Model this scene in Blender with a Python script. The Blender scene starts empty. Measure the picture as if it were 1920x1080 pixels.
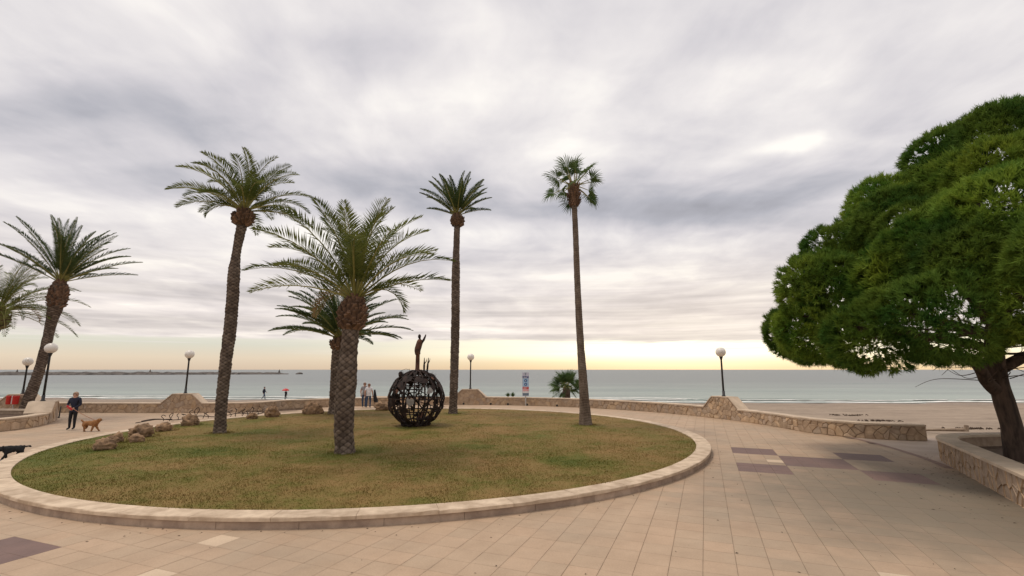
import bpy, bmesh, math, random
import numpy as np
from mathutils import Vector, Matrix

random.seed(7)
rng = np.random.default_rng(7)
S = bpy.context.scene
COL = S.collection
R = math.radians

# ------------------------------------------------------------------ camera
cam_d = bpy.data.cameras.new("camera"); cam = bpy.data.objects.new("camera", cam_d); COL.objects.link(cam)
cam_d.sensor_width = 36.0; cam_d.lens = 17.0
cam_d.clip_start = 0.1; cam_d.clip_end = 60000
cam.location = (0, 0, 2.65)
cam.rotation_euler = (R(90 + 9.58), 0, 0)
S.camera = cam

# ------------------------------------------------------------------ view
S.render.engine = 'CYCLES'
S.view_settings.view_transform = 'Standard'; S.view_settings.look = 'None'
S.view_settings.exposure = 0.12; S.view_settings.gamma = 1.0; S.view_settings.use_curve_mapping = False
S.cycles.use_denoising = True
try: S.cycles.denoiser = 'OPENIMAGEDENOISE'
except Exception: pass
S.cycles.max_bounces = 6; S.cycles.transparent_max_bounces = 6

# ------------------------------------------------------------------ node helper
class NT:
    def __init__(s, tree): s.t = tree; s.n = tree.nodes; s.l = tree.links
    def node(s, typ, **kw):
        nd = s.n.new(typ)
        for k, v in kw.items(): setattr(nd, k, v)
        return nd
    def put(s, sock, v):
        if hasattr(v, 'is_output') or isinstance(v, bpy.types.NodeSocket): s.l.new(v, sock)
        elif v is not None: sock.default_value = v
    def m(s, op, a, b=None, c=None, clamp=False):
        nd = s.node('ShaderNodeMath', operation=op); nd.use_clamp = clamp
        s.put(nd.inputs[0], a)
        if b is not None: s.put(nd.inputs[1], b)
        if c is not None: s.put(nd.inputs[2], c)
        return nd.outputs[0]
    def vm(s, op, a, b=None, scale=None):
        nd = s.node('ShaderNodeVectorMath', operation=op)
        s.put(nd.inputs[0], a)
        if b is not None: s.put(nd.inputs[1], b)
        if scale is not None: s.put(nd.inputs['Scale'], scale)
        return nd.outputs[0]
    def comb(s, x, y, z=0.0):
        nd = s.node('ShaderNodeCombineXYZ')
        s.put(nd.inputs[0], x); s.put(nd.inputs[1], y); s.put(nd.inputs[2], z)
        return nd.outputs[0]
    def sep(s, v):
        nd = s.node('ShaderNodeSeparateXYZ'); s.put(nd.inputs[0], v); return nd.outputs
    def noise(s, v, scale, detail=4.0, rough=0.55, dist=0.0, color=False):
        nd = s.node('ShaderNodeTexNoise'); s.put(nd.inputs['Vector'], v)
        nd.inputs['Scale'].default_value = scale; nd.inputs['Detail'].default_value = detail
        nd.inputs['Roughness'].default_value = rough; nd.inputs['Distortion'].default_value = dist
        return nd.outputs['Color' if color else 'Fac']
    def ramp(s, f, stops, interp='LINEAR'):
        nd = s.node('ShaderNodeValToRGB'); s.put(nd.inputs[0], f)
        cr = nd.color_ramp; cr.interpolation = interp
        while len(cr.elements) < len(stops): cr.elements.new(0.5)
        for e, (p, c) in zip(cr.elements, stops):
            e.position = p; e.color = (*c, 1) if len(c) == 3 else c
        return nd.outputs[0]
    def mix(s, f, a, b, blend='MIX'):
        nd = s.node('ShaderNodeMix', data_type='RGBA', blend_type=blend)
        s.put(nd.inputs[0], f)
        s.put(nd.inputs[6], (*a, 1) if isinstance(a, tuple) and len(a) == 3 else a)
        s.put(nd.inputs[7], (*b, 1) if isinstance(b, tuple) and len(b) == 3 else b)
        return nd.outputs[2]
    def mrange(s, v, a, b, c=0.0, d=1.0, smooth=False):
        nd = s.node('ShaderNodeMapRange'); nd.interpolation_type = 'SMOOTHSTEP' if smooth else 'LINEAR'
        s.put(nd.inputs[0], v)
        for i, q in enumerate((a, b, c, d)): s.put(nd.inputs[1 + i], q)
        return nd.outputs[0]

# ------------------------------------------------------------------ world: cloud deck with a clear warm band at the horizon
SUN_EL, SUN_AZ = 72.0, -80.0          # azimuth from +Y (out to sea) towards +X
w = bpy.data.worlds.new("World"); S.world = w; w.use_nodes = True
w.node_tree.nodes.clear(); W = NT(w.node_tree)
tc = W.node('ShaderNodeTexCoord').outputs['Generated']
dx, dy, dz = W.sep(W.vm('NORMALIZE', tc))
zc = W.m('MAXIMUM', dz, 0.0)
el = W.m('MULTIPLY', W.m('ARCSINE', zc), 180 / math.pi)
az = W.m('MULTIPLY', W.m('ARCTAN2', dx, dy), 180 / math.pi)
inv = W.m('DIVIDE', 1.0, W.m('ADD', zc, 0.07))
px, py = W.m('MULTIPLY', dx, inv), W.m('MULTIPLY', dy, inv)
# warp so that nothing has a clean outline
wv = W.noise(W.comb(px, py, 3.1), 0.9, 3, 0.5, 0.0, True)
wx, wy, wz = W.sep(wv)
wx = W.m('SUBTRACT', wx, 0.5); wy = W.m('SUBTRACT', wy, 0.5)
qx = W.m('ADD', px, W.m('MULTIPLY', wx, 0.55)); qy = W.m('ADD', py, W.m('MULTIPLY', wy, 0.55))
nA = W.noise(W.comb(W.m('MULTIPLY', qx, 0.46), W.m('MULTIPLY', qy, 1.0), 1.7), 1.15, 4, 0.48, 0.15)
nB = W.noise(W.comb(W.m('MULTIPLY', qx, 1.7), W.m('MULTIPLY', qy, 1.15), 9.3), 1.7, 5, 0.54, 0.12)
nC = W.noise(W.comb(W.m('MULTIPLY', px, 0.35), W.m('MULTIPLY', py, 1.5), 5.5), 1.4, 4, 0.55, 0.2)
f = W.m('ADD', W.m('MULTIPLY', nA, 0.50), W.m('ADD', W.m('MULTIPLY', nB, 0.36), W.m('MULTIPLY', nC, 0.14)))
f = W.m('MULTIPLY_ADD', W.m('SUBTRACT', f, 0.5), 2.4, 0.70)
azw = W.m('ADD', az, W.m('MULTIPLY', wx, 30.0)); elw = W.m('ADD', el, W.m('MULTIPLY', wy, 9.0))
def bank(a0, e0, sa, se, amt):
    global f
    u = W.m('DIVIDE', W.m('SUBTRACT', azw, a0), sa); v = W.m('DIVIDE', W.m('SUBTRACT', elw, e0), se)
    g = W.m('EXPONENT', W.m('MULTIPLY', W.m('ADD', W.m('MULTIPLY', u, u), W.m('MULTIPLY', v, v)), -1.0))
    f = W.m('MULTIPLY_ADD', g, amt, f)
for b in [(-6, 20, 28, 4.0, -0.31), (29, 17.5, 16, 3.2, -0.34), (-45, 23, 16, 5, -0.18), (8, 12.5, 26, 1.6, -0.10),
          (-30, 15, 16, 3, 0.20), (27, 22.5, 4, 0.8, 0.30), (22, 13.0, 10, 1.5, 0.22), (-10, 29, 24, 4, 0.20), (30, 29, 14, 4, 0.12), (-20, 7, 30, 1.2, -0.12), (25, 8.2, 20, 1.0, -0.10), (20, 4.5, 20, 2.2, 0.25)]:
    bank(*b)
cloud = W.ramp(f, [(0.0, (0.33, 0.33, 0.365)), (0.30, (0.445, 0.445, 0.49)), (0.58, (0.63, 0.607, 0.635)), (0.82, (0.80, 0.765, 0.76)), (1.0, (0.96, 0.92, 0.87))])
warm = W.mrange(el, 3.0, 17.0, 1.0, 0.0, True)
gw = W.m('DIVIDE', W.m('SUBTRACT', az, 20.0), 20.0); gw = W.m('EXPONENT', W.m('MULTIPLY', W.m('MULTIPLY', gw, gw), -1.0))
cloud = W.mix(W.m('MULTIPLY', warm, W.m('MULTIPLY_ADD', gw, 0.3, 0.4)), cloud, (0.84, 0.715, 0.60))
strp = W.noise(W.comb(W.m('MULTIPLY', az, 0.02), W.m('ADD', el, W.m('MULTIPLY', wy, 0.8)), 0.4), 1.1, 3, 0.6)
strp = W.mrange(strp, 0.3, 0.7, 0.86, 1.12, True)
strp = W.m('ADD', W.m('MULTIPLY', strp, W.mrange(el, 6.0, 13.0, 1.0, 0.0)), W.mrange(el, 6.0, 13.0, 0.0, 1.0))
cloud = W.vm('SCALE', cloud, scale=strp)
# clear band low over the sea
sky = W.node('ShaderNodeTexSky', sky_type='NISHITA'); sky.sun_disc = False
sky.sun_elevation = R(SUN_EL); sky.sun_rotation = R(SUN_AZ); sky.altitude = 0; sky.dust_density = 3
gapL = W.ramp(W.m('DIVIDE', el, 4.0), [(0.0, (0.74, 0.58, 0.43)), (0.3, (0.84, 0.70, 0.53)), (0.65, (0.76, 0.74, 0.62)), (1.0, (0.90, 0.86, 0.76))])
gapR = W.ramp(W.m('DIVIDE', el, 4.0), [(0.0, (0.95, 0.68, 0.39)), (0.2, (1.05, 0.83, 0.51)), (0.45, (1.35, 1.2, 0.86)), (1.0, (1.2, 1.08, 0.86))])
gap = W.mix(W.mrange(az, -30.0, 12.0, 0.0, 1.0, True), gapL, gapR)
glow = W.m('DIVIDE', W.m('SUBTRACT', az, 20.0), 16.0); glow = W.m('EXPONENT', W.m('MULTIPLY', W.m('MULTIPLY', glow, glow), -1.0))
gap = W.vm('SCALE', gap, scale=W.m('MULTIPLY_ADD', glow, 0.36, 0.92))
gap = W.mix(0.06, gap, W.vm('SCALE', sky.outputs[0], scale=0.1))
edge = W.noise(W.comb(W.m('MULTIPLY', az, 0.035), W.m('MULTIPLY', el, 0.5), 2.2), 1.6, 5, 0.6)
edge = W.m('ADD', el, W.m('MULTIPLY', W.m('SUBTRACT', edge, 0.5), 3.4))
cov = W.mrange(edge, 2.75, 3.55, 0.0, 1.0, True)
veil = W.noise(W.comb(W.m('MULTIPLY', az, 0.03), W.m('MULTIPLY', el, 1.6), 7.7), 1.5, 3, 0.6)
cov = W.m('MAXIMUM', cov, W.m('MULTIPLY', W.mrange(veil, 0.52, 0.75, 0.0, 0.6, True), W.mrange(el, 1.2, 2.6, 0.0, 1.0)))
skyc = W.mix(cov, gap, cloud)
bg = W.node('ShaderNodeBackground'); W.put(bg.inputs[0], skyc); bg.inputs[1].default_value = 1.0
out = W.node('ShaderNodeOutputWorld'); W.l.new(bg.outputs[0], out.inputs[0])

# ------------------------------------------------------------------ sun behind thin overcast
sl = bpy.data.lights.new("sun", 'SUN'); sl.energy = 1.5; sl.angle = R(16); sl.color = (1.0, 0.88, 0.74)
so = bpy.data.objects.new("sun", sl); COL.objects.link(so)
sd = Vector((math.sin(R(SUN_AZ)) * math.cos(R(SUN_EL)), math.cos(R(SUN_AZ)) * math.cos(R(SUN_EL)), math.sin(R(SUN_EL))))
so.rotation_euler = sd.to_track_quat('Z', 'Y').to_euler(); so.location = (0, 0, 30)

# ------------------------------------------------------------------ materials
def base_mat(name):
    m = bpy.data.materials.new(name); m.use_nodes = True
    T = NT(m.node_tree); b = T.n['Principled BSDF']
    return m, T, b
def mat(name, c1, c2=None, scale=6.0, rough=0.8, bump=0.0, bscale=None, spec=0.3, metal=0.0, coord='Object', detail=5, stretch=(1, 1, 1), rnd=0.0, lo=0.35, hi=0.65):
    m, T, b = base_mat(name)
    c2 = c2 or tuple(x * 0.75 for x in c1)
    if coord == 'World': v = T.node('ShaderNodeNewGeometry').outputs['Position']
    else: v = T.node('ShaderNodeTexCoord').outputs['Object']
    if stretch != (1, 1, 1): v = T.vm('MULTIPLY', v, stretch)
    n = T.noise(v, scale, detail, 0.6)
    col = T.ramp(n, [(lo, c2), (hi, c1)])
    if rnd:
        oi = T.node('ShaderNodeObjectInfo').outputs['Random']
        col = T.vm('SCALE', col, scale=T.mrange(oi, 0, 1, 1 - rnd, 1 + rnd))
    T.put(b.inputs['Base Color'], col)
    b.inputs['Roughness'].default_value = rough; b.inputs['Metallic'].default_value = metal
    b.inputs['Specular IOR Level'].default_value = spec
    if bump:
        bn = T.node('ShaderNodeBump'); bn.inputs['Strength'].default_value = bump; bn.inputs['Distance'].default_value = 0.02
        T.put(bn.inputs['Height'], T.noise(v, bscale or scale * 4, 5, 0.65)); T.l.new(bn.outputs[0], b.inputs['Normal'])
    return m
def leaf_mat(name, c1, c2, scale=1.5, rough=0.55, trans=0.25, rnd=0.15, tint=None):
    m, T, b = base_mat(name)
    v = T.node('ShaderNodeNewGeometry').outputs['Position']
    n = T.noise(v, scale, 3, 0.6)
    col = T.ramp(n, [(0.35, c1), (0.65, c2)])
    oi = T.node('ShaderNodeObjectInfo').outputs['Random']
    col = T.vm('SCALE', col, scale=T.mrange(oi, 0, 1, 1 - rnd, 1 + rnd))
    if tint: col = T.mix(T.m('FRACT', T.m('MULTIPLY', oi, 7.31)), col, T.mix(1.0, col, tint, 'MULTIPLY'))
    T.put(b.inputs['Base Color'], col); b.inputs['Roughness'].default_value = rough + .1; b.inputs['Specular IOR Level'].default_value = 0.1
    tr = T.node('ShaderNodeBsdfTranslucent'); T.put(tr.inputs[0], T.vm('SCALE', col, scale=1.3))
    mx = T.node('ShaderNodeMixShader'); mx.inputs[0].default_value = trans
    T.l.new(b.outputs[0], mx.inputs[1]); T.l.new(tr.outputs[0], mx.inputs[2])
    T.l.new(mx.outputs[0], T.n['Material Output'].inputs[0])
    return m

TS, PHI = 0.43, R(21.5)              # paving tile size and grid rotation
GA = (math.cos(PHI), -math.sin(PHI)); GB = (math.sin(PHI), math.cos(PHI)); OA, OB = 1.958, 16.01
def tile_mat(name, c1, c2, var=0.12, stain_and_shade=True):
    m, T, b = base_mat(name)
    p = T.node('ShaderNodeNewGeometry').outputs['Position']
    x, y, z = T.sep(p)
    a = T.m('ADD', T.m('MULTIPLY', x, GA[0]), T.m('MULTIPLY', y, GA[1])); bb = T.m('ADD', T.m('MULTIPLY', x, GB[0]), T.m('MULTIPLY', y, GB[1]))
    ia = T.m('FLOOR', T.m('DIVIDE', T.m('SUBTRACT', a, OA), TS)); ib = T.m('FLOOR', T.m('DIVIDE', T.m('SUBTRACT', bb, OB), TS))
    wn = T.node('ShaderNodeTexWhiteNoise', noise_dimensions='2D'); T.put(wn.inputs['Vector'], T.comb(ia, ib))
    n = T.noise(p, 1.3, 6, 0.62)
    col = T.ramp(n, [(0.3, c2), (0.62, c1)])
    hue = T.mix(wn.outputs['Value'], (1.0 + var * .6, 1.0, 0.97), (1.0 - var, 1.0 - var * .8, 1.0 - var * .7))
    dn = T.node('ShaderNodeVectorMath', operation='DISTANCE'); T.put(dn.inputs[0], p); dn.inputs[1].default_value = (8.6, 10.0, 0)
    col = T.mix(T.mrange(dn.outputs['Value'], 2.0, 8.0, 1.0, 0.38, True), col, T.mix(1.0, col, hue, 'MULTIPLY'))
    n2 = T.noise(p, 38, 4, 0.7); col = T.mix(0.22, col, T.ramp(n2, [(0.3, (0.45, 0.42, 0.4)), (0.7, (1.25, 1.22, 1.2))]), 'MULTIPLY')
    # worn dirt collecting along the joints of each tile, uneven
    fa = T.m('ABSOLUTE', T.m('SUBTRACT', T.m('FRACT', T.m('DIVIDE', T.m('SUBTRACT', a, OA), TS)), 0.5))
    fb = T.m('ABSOLUTE', T.m('SUBTRACT', T.m('FRACT', T.m('DIVIDE', T.m('SUBTRACT', bb, OB), TS)), 0.5))
    e = T.m('ADD', T.m('MAXIMUM', fa, fb), T.m('MULTIPLY', T.m('SUBTRACT', T.noise(p, 5.0, 4, 0.7), 0.5), 0.16))
    col = T.mix(T.mrange(e, 0.45, 0.54, 0.0, 0.24), col, (0.22, 0.165, 0.12))
    if stain_and_shade:
        s1 = T.noise(p, 0.33, 5, 0.6)
        col = T.mix(T.mrange(s1, 0.48, 0.72, 0.0, 0.45), col, (0.27, 0.225, 0.17))
        sp = T.noise(p, 9.0, 3, 0.5); col = T.mix(T.mrange(sp, 0.74, 0.79, 0.0, 0.5), col, (0.12, 0.09, 0.07))
        # grey-green patch below the pine: weathering plus the crown's shade painted in
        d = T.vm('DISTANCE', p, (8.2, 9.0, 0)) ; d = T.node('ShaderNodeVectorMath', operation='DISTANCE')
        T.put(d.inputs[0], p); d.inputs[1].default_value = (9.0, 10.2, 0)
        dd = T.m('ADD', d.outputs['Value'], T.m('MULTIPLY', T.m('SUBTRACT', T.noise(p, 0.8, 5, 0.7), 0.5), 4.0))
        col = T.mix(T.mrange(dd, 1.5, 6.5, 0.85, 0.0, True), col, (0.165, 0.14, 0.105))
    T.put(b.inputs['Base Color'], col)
    b.inputs['Roughness'].default_value = 0.72; b.inputs['Specular IOR Level'].default_value = 0.25
    bn = T.node('ShaderNodeBump'); bn.inputs['Strength'].default_value = 0.25; bn.inputs['Distance'].default_value = 0.006
    T.put(bn.inputs['Height'], T.noise(p, 55, 4, 0.7)); T.l.new(bn.outputs[0], b.inputs['Normal'])
    return m

M = {}
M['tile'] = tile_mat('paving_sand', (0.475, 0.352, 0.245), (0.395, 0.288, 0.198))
M['tile_dark'] = tile_mat('paving_mauve', (0.205, 0.135, 0.118), (0.16, 0.108, 0.097), 0.05, False)
M['tile_pale'] = tile_mat('paving_cream', (0.60, 0.475, 0.345), (0.51, 0.395, 0.285), 0.06, False)
M['joint'] = mat('joint_dirt', (0.30, 0.22, 0.155), (0.22, 0.16, 0.115), 3, 0.95, coord='World')
M['concrete'] = mat('apron_concrete', (0.45, 0.36, 0.295), (0.38, 0.30, 0.245), 1.2, 0.85, 0.15, 40, coord='World')
M['border'] = mat('border_brick', (0.30, 0.20, 0.16), (0.22, 0.15, 0.125), 4, 0.85, coord='World')
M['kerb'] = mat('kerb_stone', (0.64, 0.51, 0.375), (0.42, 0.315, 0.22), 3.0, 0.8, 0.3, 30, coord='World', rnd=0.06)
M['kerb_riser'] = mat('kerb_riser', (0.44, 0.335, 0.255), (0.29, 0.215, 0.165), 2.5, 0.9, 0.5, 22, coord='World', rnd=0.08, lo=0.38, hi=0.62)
M['coping'] = mat('coping_stone', (0.60, 0.48, 0.36), (0.46, 0.36, 0.265), 1.8, 0.85, 0.3, 25, coord='World', rnd=0.05)
M['mortar'] = mat('mortar', (0.40, 0.30, 0.22), (0.27, 0.195, 0.14), 5, 0.95, 0.4, 30, coord='World')
M['stone'] = mat('rubble_stone', (0.50, 0.37, 0.255), (0.36, 0.255, 0.17), 3.5, 0.85, 0.6, 18, coord='World', rnd=0.13)
M['stone_warm'] = mat('rubble_stone_warm', (0.58, 0.43, 0.285), (0.42, 0.285, 0.175), 3.5, 0.85, 0.6, 18, coord='World', rnd=0.13)
M['stone_grey'] = mat('rubble_stone_grey', (0.49, 0.38, 0.28), (0.35, 0.26, 0.19), 3.5, 0.85, 0.6, 18, coord='World', rnd=0.13)
M['soil'] = mat('soil', (0.17, 0.11, 0.075), (0.09, 0.06, 0.04), 4, 0.95, 0.8, 20, coord='World')
M['rock'] = mat('rock', (0.37, 0.235, 0.135), (0.12, 0.075, 0.046), 4.5, 0.9, 0.8, 9, coord='World', rnd=0.15)
M['iron'] = mat('rusty_iron', (0.045, 0.026, 0.021), (0.014, 0.011, 0.011), 5, 0.75, 0.4, 30, metal=0.25)
M['rust'] = mat('rust_plate', (0.17, 0.075, 0.045), (0.06, 0.03, 0.022), 4, 0.8, 0.4, 25)
M['grey_steel'] = mat('weathered_plate', (0.34, 0.32, 0.30), (0.2, 0.18, 0.17), 5, 0.6, metal=0.3)
M['black'] = mat('black_paint', (0.022, 0.022, 0.024), (0.016, 0.016, 0.018), 4, 0.5, spec=0.4)
M['globe'] = mat('opal_globe', (0.80, 0.76, 0.70), (0.66, 0.62, 0.57), 2.5, 0.3, spec=0.5)
M['red'] = mat('red_plastic', (0.55, 0.025, 0.022), (0.42, 0.02, 0.02), 4, 0.45, spec=0.4)
M['white'] = mat('white_paint', (0.78, 0.77, 0.76), (0.66, 0.65, 0.65), 4, 0.5)
M['blue'] = mat('blue_paint', (0.03, 0.05, 0.20), (0.025, 0.04, 0.16), 4, 0.45)
M['cyan'] = mat('blue_disc', (0.03, 0.14, 0.34), (0.02, 0.10, 0.27), 4, 0.45)
M['palegrey'] = mat('pale_lilac', (0.55, 0.56, 0.66), (0.47, 0.48, 0.58), 4, 0.5)
M['skyblue'] = mat('sky_blue', (0.40, 0.56, 0.72), (0.33, 0.48, 0.64), 4, 0.5)
M['pink'] = mat('pink_band', (0.72, 0.42, 0.42), (0.62, 0.34, 0.35), 4, 0.5)
M['slate'] = mat('slate_band', (0.16, 0.22, 0.28), (0.12, 0.17, 0.22), 4, 0.5)
M['galv'] = mat('galvanised_steel', (0.55, 0.53, 0.50), (0.45, 0.43, 0.41), 4, 0.5, metal=0.4)
M['petiole'] = mat('petiole', (0.30, 0.27, 0.09), (0.20, 0.20, 0.06), 3, 0.6, rnd=0.15)
M['frond'] = leaf_mat('palm_leaflet', (0.065, 0.090, 0.020), (0.16, 0.175, 0.046), 0.9)
M['frond_cool'] = leaf_mat('palm_leaflet_cool', (0.040, 0.068, 0.024), (0.090, 0.118, 0.042), 0.9)
M['fan'] = leaf_mat('fan_leaf', (0.045, 0.085, 0.028), (0.10, 0.145, 0.05), 0.9)
M['dry'] = leaf_mat('dry_leaf', (0.20, 0.13, 0.06), (0.34, 0.24, 0.12), 1.5)
M['stub'] = mat('frond_stub', (0.21, 0.125, 0.08), (0.075, 0.045, 0.03), 5, 0.9, 0.5, 30, rnd=0.35)
M['stub_dark'] = mat('frond_stub_dark', (0.17, 0.105, 0.07), (0.08, 0.05, 0.035), 5, 0.9, 0.5, 30, rnd=0.35)
M['needle'] = leaf_mat('pine_needle', (0.052, 0.132, 0.024), (0.18, 0.275, 0.044), 0.9, 0.55, 0.22, 0.3, (1.3, 1.08, .8))
M['bark'] = mat('pine_bark', (0.115, 0.08, 0.06), (0.04, 0.028, 0.022), 7, 0.95, 1.0, 16, coord='World', stretch=(1, 1, 0.28))
M['twig'] = mat('pine_twig', (0.14, 0.10, 0.07), (0.07, 0.05, 0.036), 7, 0.95)
M['wood'] = mat('driftwood', (0.34, 0.26, 0.19), (0.2, 0.15, 0.11), 6, 0.9)
M['weed'] = mat('dry_seaweed', (0.10, 0.065, 0.04), (0.05, 0.035, 0.025), 6, 0.95)
M['brk'] = mat('breakwater_rock', (0.16, 0.14, 0.125), (0.08, 0.07, 0.065), 0.3, 0.9, coord='World')
M['skin'] = mat('skin', (0.55, 0.33, 0.24), (0.5, 0.29, 0.21), 4, 0.6)
M['navy'] = mat('navy_jacket', (0.022, 0.026, 0.048), (0.014, 0.016, 0.03), 6, 0.85)
M['trouser'] = mat('black_trousers', (0.016, 0.016, 0.02), (0.011, 0.011, 0.014), 6, 0.85)
M['hair'] = mat('blond_grey_hair', (0.36, 0.24, 0.17), (0.24, 0.155, 0.11), 20, 0.7)
M['dhair'] = mat('dark_hair', (0.035, 0.025, 0.02), (0.02, 0.015, 0.012), 20, 0.7)
M['ghair'] = mat('reddish_hair', (0.24, 0.13, 0.09), (0.16, 0.09, 0.06), 20, 0.7)
M['shoe'] = mat('dark_shoe', (0.03, 0.03, 0.034), None, 6, 0.6)
M['jeans'] = mat('blue_jeans', (0.055, 0.085, 0.15), (0.035, 0.055, 0.10), 6, 0.85)
M['wshirt'] = mat('white_shirt', (0.74, 0.74, 0.76), (0.6, 0.6, 0.62), 5, 0.85)
M['gshirt'] = mat('grey_shirt', (0.30, 0.29, 0.30), (0.22, 0.21, 0.22), 5, 0.85)
M['sole'] = mat('white_sole', (0.7, 0.7, 0.7), None, 6, 0.6)
M['golden'] = mat('golden_fur', (0.36, 0.17, 0.062), (0.2, 0.09, 0.035), 14, 0.9, 0.8, 40)
M['dfur'] = mat('black_fur', (0.022, 0.021, 0.022), (0.01, 0.01, 0.011), 14, 0.8, 0.6, 40)
M['wfur'] = mat('white_fur', (0.5, 0.48, 0.46), (0.4, 0.38, 0.36), 14, 0.9)
M['leash'] = mat('tan_leash', (0.34, 0.17, 0.10), (0.28, 0.13, 0.08), 10, 0.7)

def lawn_mat():
    m, T, b = base_mat('lawn_grass')
    p = T.node('ShaderNodeNewGeometry').outputs['Position']
    x, y, z = T.sep(p)
    flat = T.comb(x, y, 0.0)
    n1 = T.noise(flat, 0.42, 5, 0.62); n2 = T.noise(flat, 2.3, 5, 0.65); n3 = T.noise(flat, 11, 4, 0.7)
    g = T.m('ADD', T.m('MULTIPLY', n1, 0.60), T.m('ADD', T.m('MULTIPLY', n2, 0.28), T.m('MULTIPLY', n3, 0.18)))
    g = T.m('ADD', g, T.m('MULTIPLY', T.mrange(x, -14.5, -6.5, 0.11, 0.0), T.mrange(y, 10, 25, 1.0, 0.4)))  # watered, greener side
    g = T.m('SUBTRACT', g, T.mrange(y, 17.0, 26.0, 0.0, 0.05))
    for (cx, cy, rr) in ((-4.7, 14.6, 1.9), (3.3, 22.2, 1.5), (-3.3, 27.7, 1.5), (-4.0, 21.2, 1.8), (1.5, 14.0, 1.6), (-9.0, 15.0, 1.8)):
        d = T.node('ShaderNodeVectorMath', operation='DISTANCE'); T.put(d.inputs[0], flat); d.inputs[1].default_value = (cx, cy, 0)
        g = T.m('ADD', g, T.mrange(d.outputs['Value'], 0.2, rr, 0.085, 0.0, True))
    col = T.ramp(g, [(0.43, (0.235, 0.152, 0.058)), (0.53, (0.185, 0.137, 0.044)), (0.60, (0.135, 0.123, 0.029)), (0.72, (0.082, 0.100, 0.018))])
    n4 = T.noise(p, 60, 3, 0.7); col = T.mix(0.30, col, T.ramp(n4, [(0.3, (0.5, 0.5, 0.48)), (0.7, (1.35, 1.3, 1.25))]), 'MULTIPLY')
    T.put(b.inputs['Base Color'], col); b.inputs['Roughness'].default_value = 0.85; b.inputs['Specular IOR Level'].default_value = 0.12
    return m
M['lawn'] = lawn_mat()

def sand_mat():
    m, T, b = base_mat('beach_sand')
    p = T.node('ShaderNodeNewGeometry').outputs['Position']; x, y, z = T.sep(p)
    n = T.noise(T.vm('MULTIPLY', p, (0.5, 1.6, 1)), 0.35, 7, 0.65); n2 = T.noise(T.vm('MULTIPLY', p, (0.6, 1.5, 1)), 2.2, 6, 0.75)
    col = T.ramp(T.m('ADD', T.m('MULTIPLY', n, 0.5), T.m('MULTIPLY', n2, 0.5)), [(0.36, (0.215, 0.168, 0.128)), (0.62, (0.375, 0.295, 0.225))])
    wet = T.mrange(z, -1.42, -1.12, 1.0, 0.0, True)
    col = T.mix(T.m('MULTIPLY', wet, 0.75), col, (0.20, 0.145, 0.105))
    T.put(b.inputs['Base Color'], col)
    T.put(b.inputs['Roughness'], T.mrange(wet, 0, 1, 0.95, 0.45)); b.inputs['Specular IOR Level'].default_value = 0.2
    bn = T.node('ShaderNodeBump'); bn.inputs['Strength'].default_value = 0.9; bn.inputs['Distance'].default_value = 0.12
    T.put(bn.inputs['Height'], T.noise(p, 1.6, 6, 0.7)); T.l.new(bn.outputs[0], b.inputs['Normal'])
    return m
M['sand'] = sand_mat()
def sea_mat():
    m, T, b = base_mat('sea_water')
    p = T.node('ShaderNodeNewGeometry').outputs['Position']; x, y, z = T.sep(p)
    shal = T.mrange(y, 60, 190, 1.0, 0.0, True)
    n = T.noise(T.vm('MULTIPLY', p, (0.012, 0.05, 0)), 1.0, 5, 0.6)
    col = T.mix(shal, (0.13, 0.148, 0.143), (0.24, 0.295, 0.255))
    col = T.mix(T.mrange(n, 0.38, 0.62, 0.0, 0.55), col, (0.11, 0.135, 0.135))
    T.put(b.inputs['Base Color'], col)
    b.inputs['Roughness'].default_value = 0.34; b.inputs['Specular IOR Level'].default_value = 0.32
    h = T.m('ADD', T.m('MULTIPLY', T.noise(T.vm('MULTIPLY', p, (0.35, 1.0, 0)), 0.9, 6, 0.6), 0.6), T.m('MULTIPLY', T.noise(T.vm('MULTIPLY', p, (0.06, 0.3, 0)), 0.7, 4, 0.6), 1.6))
    bn = T.node('ShaderNodeBump'); bn.inputs['Strength'].default_value = 0.9; bn.inputs['Distance'].default_value = 0.35
    T.put(bn.inputs['Height'], h); T.l.new(bn.outputs[0], b.inputs['Normal'])
    return m
M['sea'] = sea_mat()
def foam_mat():
    m, T, b = base_mat('foam')
    p = T.node('ShaderNodeNewGeometry').outputs['Position']
    n = T.noise(T.vm('MULTIPLY', p, (0.5, 1.5, 1)), 1.1, 6, 0.7)
    T.put(b.inputs['Base Color'], T.ramp(n, [(0.36, (0.42, 0.44, 0.40)), (0.6, (0.86, 0.84, 0.80))])); b.inputs['Roughness'].default_value = 0.7
    return m
M['foam'] = foam_mat()
def palm_trunk_mat(name, scar, fibre):
    m, T, b = base_mat(name)
    at = T.node('ShaderNodeAttribute', attribute_name='scar').outputs['Fac']
    p = T.node('ShaderNodeTexCoord').outputs['Object']
    n = T.noise(T.vm('MULTIPLY', p, (1, 1, 0.5)), 7, 6, 0.7); n2 = T.noise(p, 1.3, 4, 0.6)
    col = T.mix(at, fibre, scar)
    col = T.mix(1.0, col, T.ramp(n, [(0.3, (0.55, 0.52, 0.5)), (0.7, (1.3, 1.28, 1.25))]), 'MULTIPLY')
    col = T.mix(1.0, col, T.ramp(n2, [(0.35, (0.78, 0.72, 0.68)), (0.65, (1.1, 1.08, 1.06))]), 'MULTIPLY')
    T.put(b.inputs['Base Color'], col); b.inputs['Roughness'].default_value = 0.95; b.inputs['Specular IOR Level'].default_value = 0.1
    bn = T.node('ShaderNodeBump'); bn.inputs['Strength'].default_value = 0.7; bn.inputs['Distance'].default_value = 0.02
    T.put(bn.inputs['Height'], T.noise(p, 22, 5, 0.7)); T.l.new(bn.outputs[0], b.inputs['Normal'])
    return m
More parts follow.
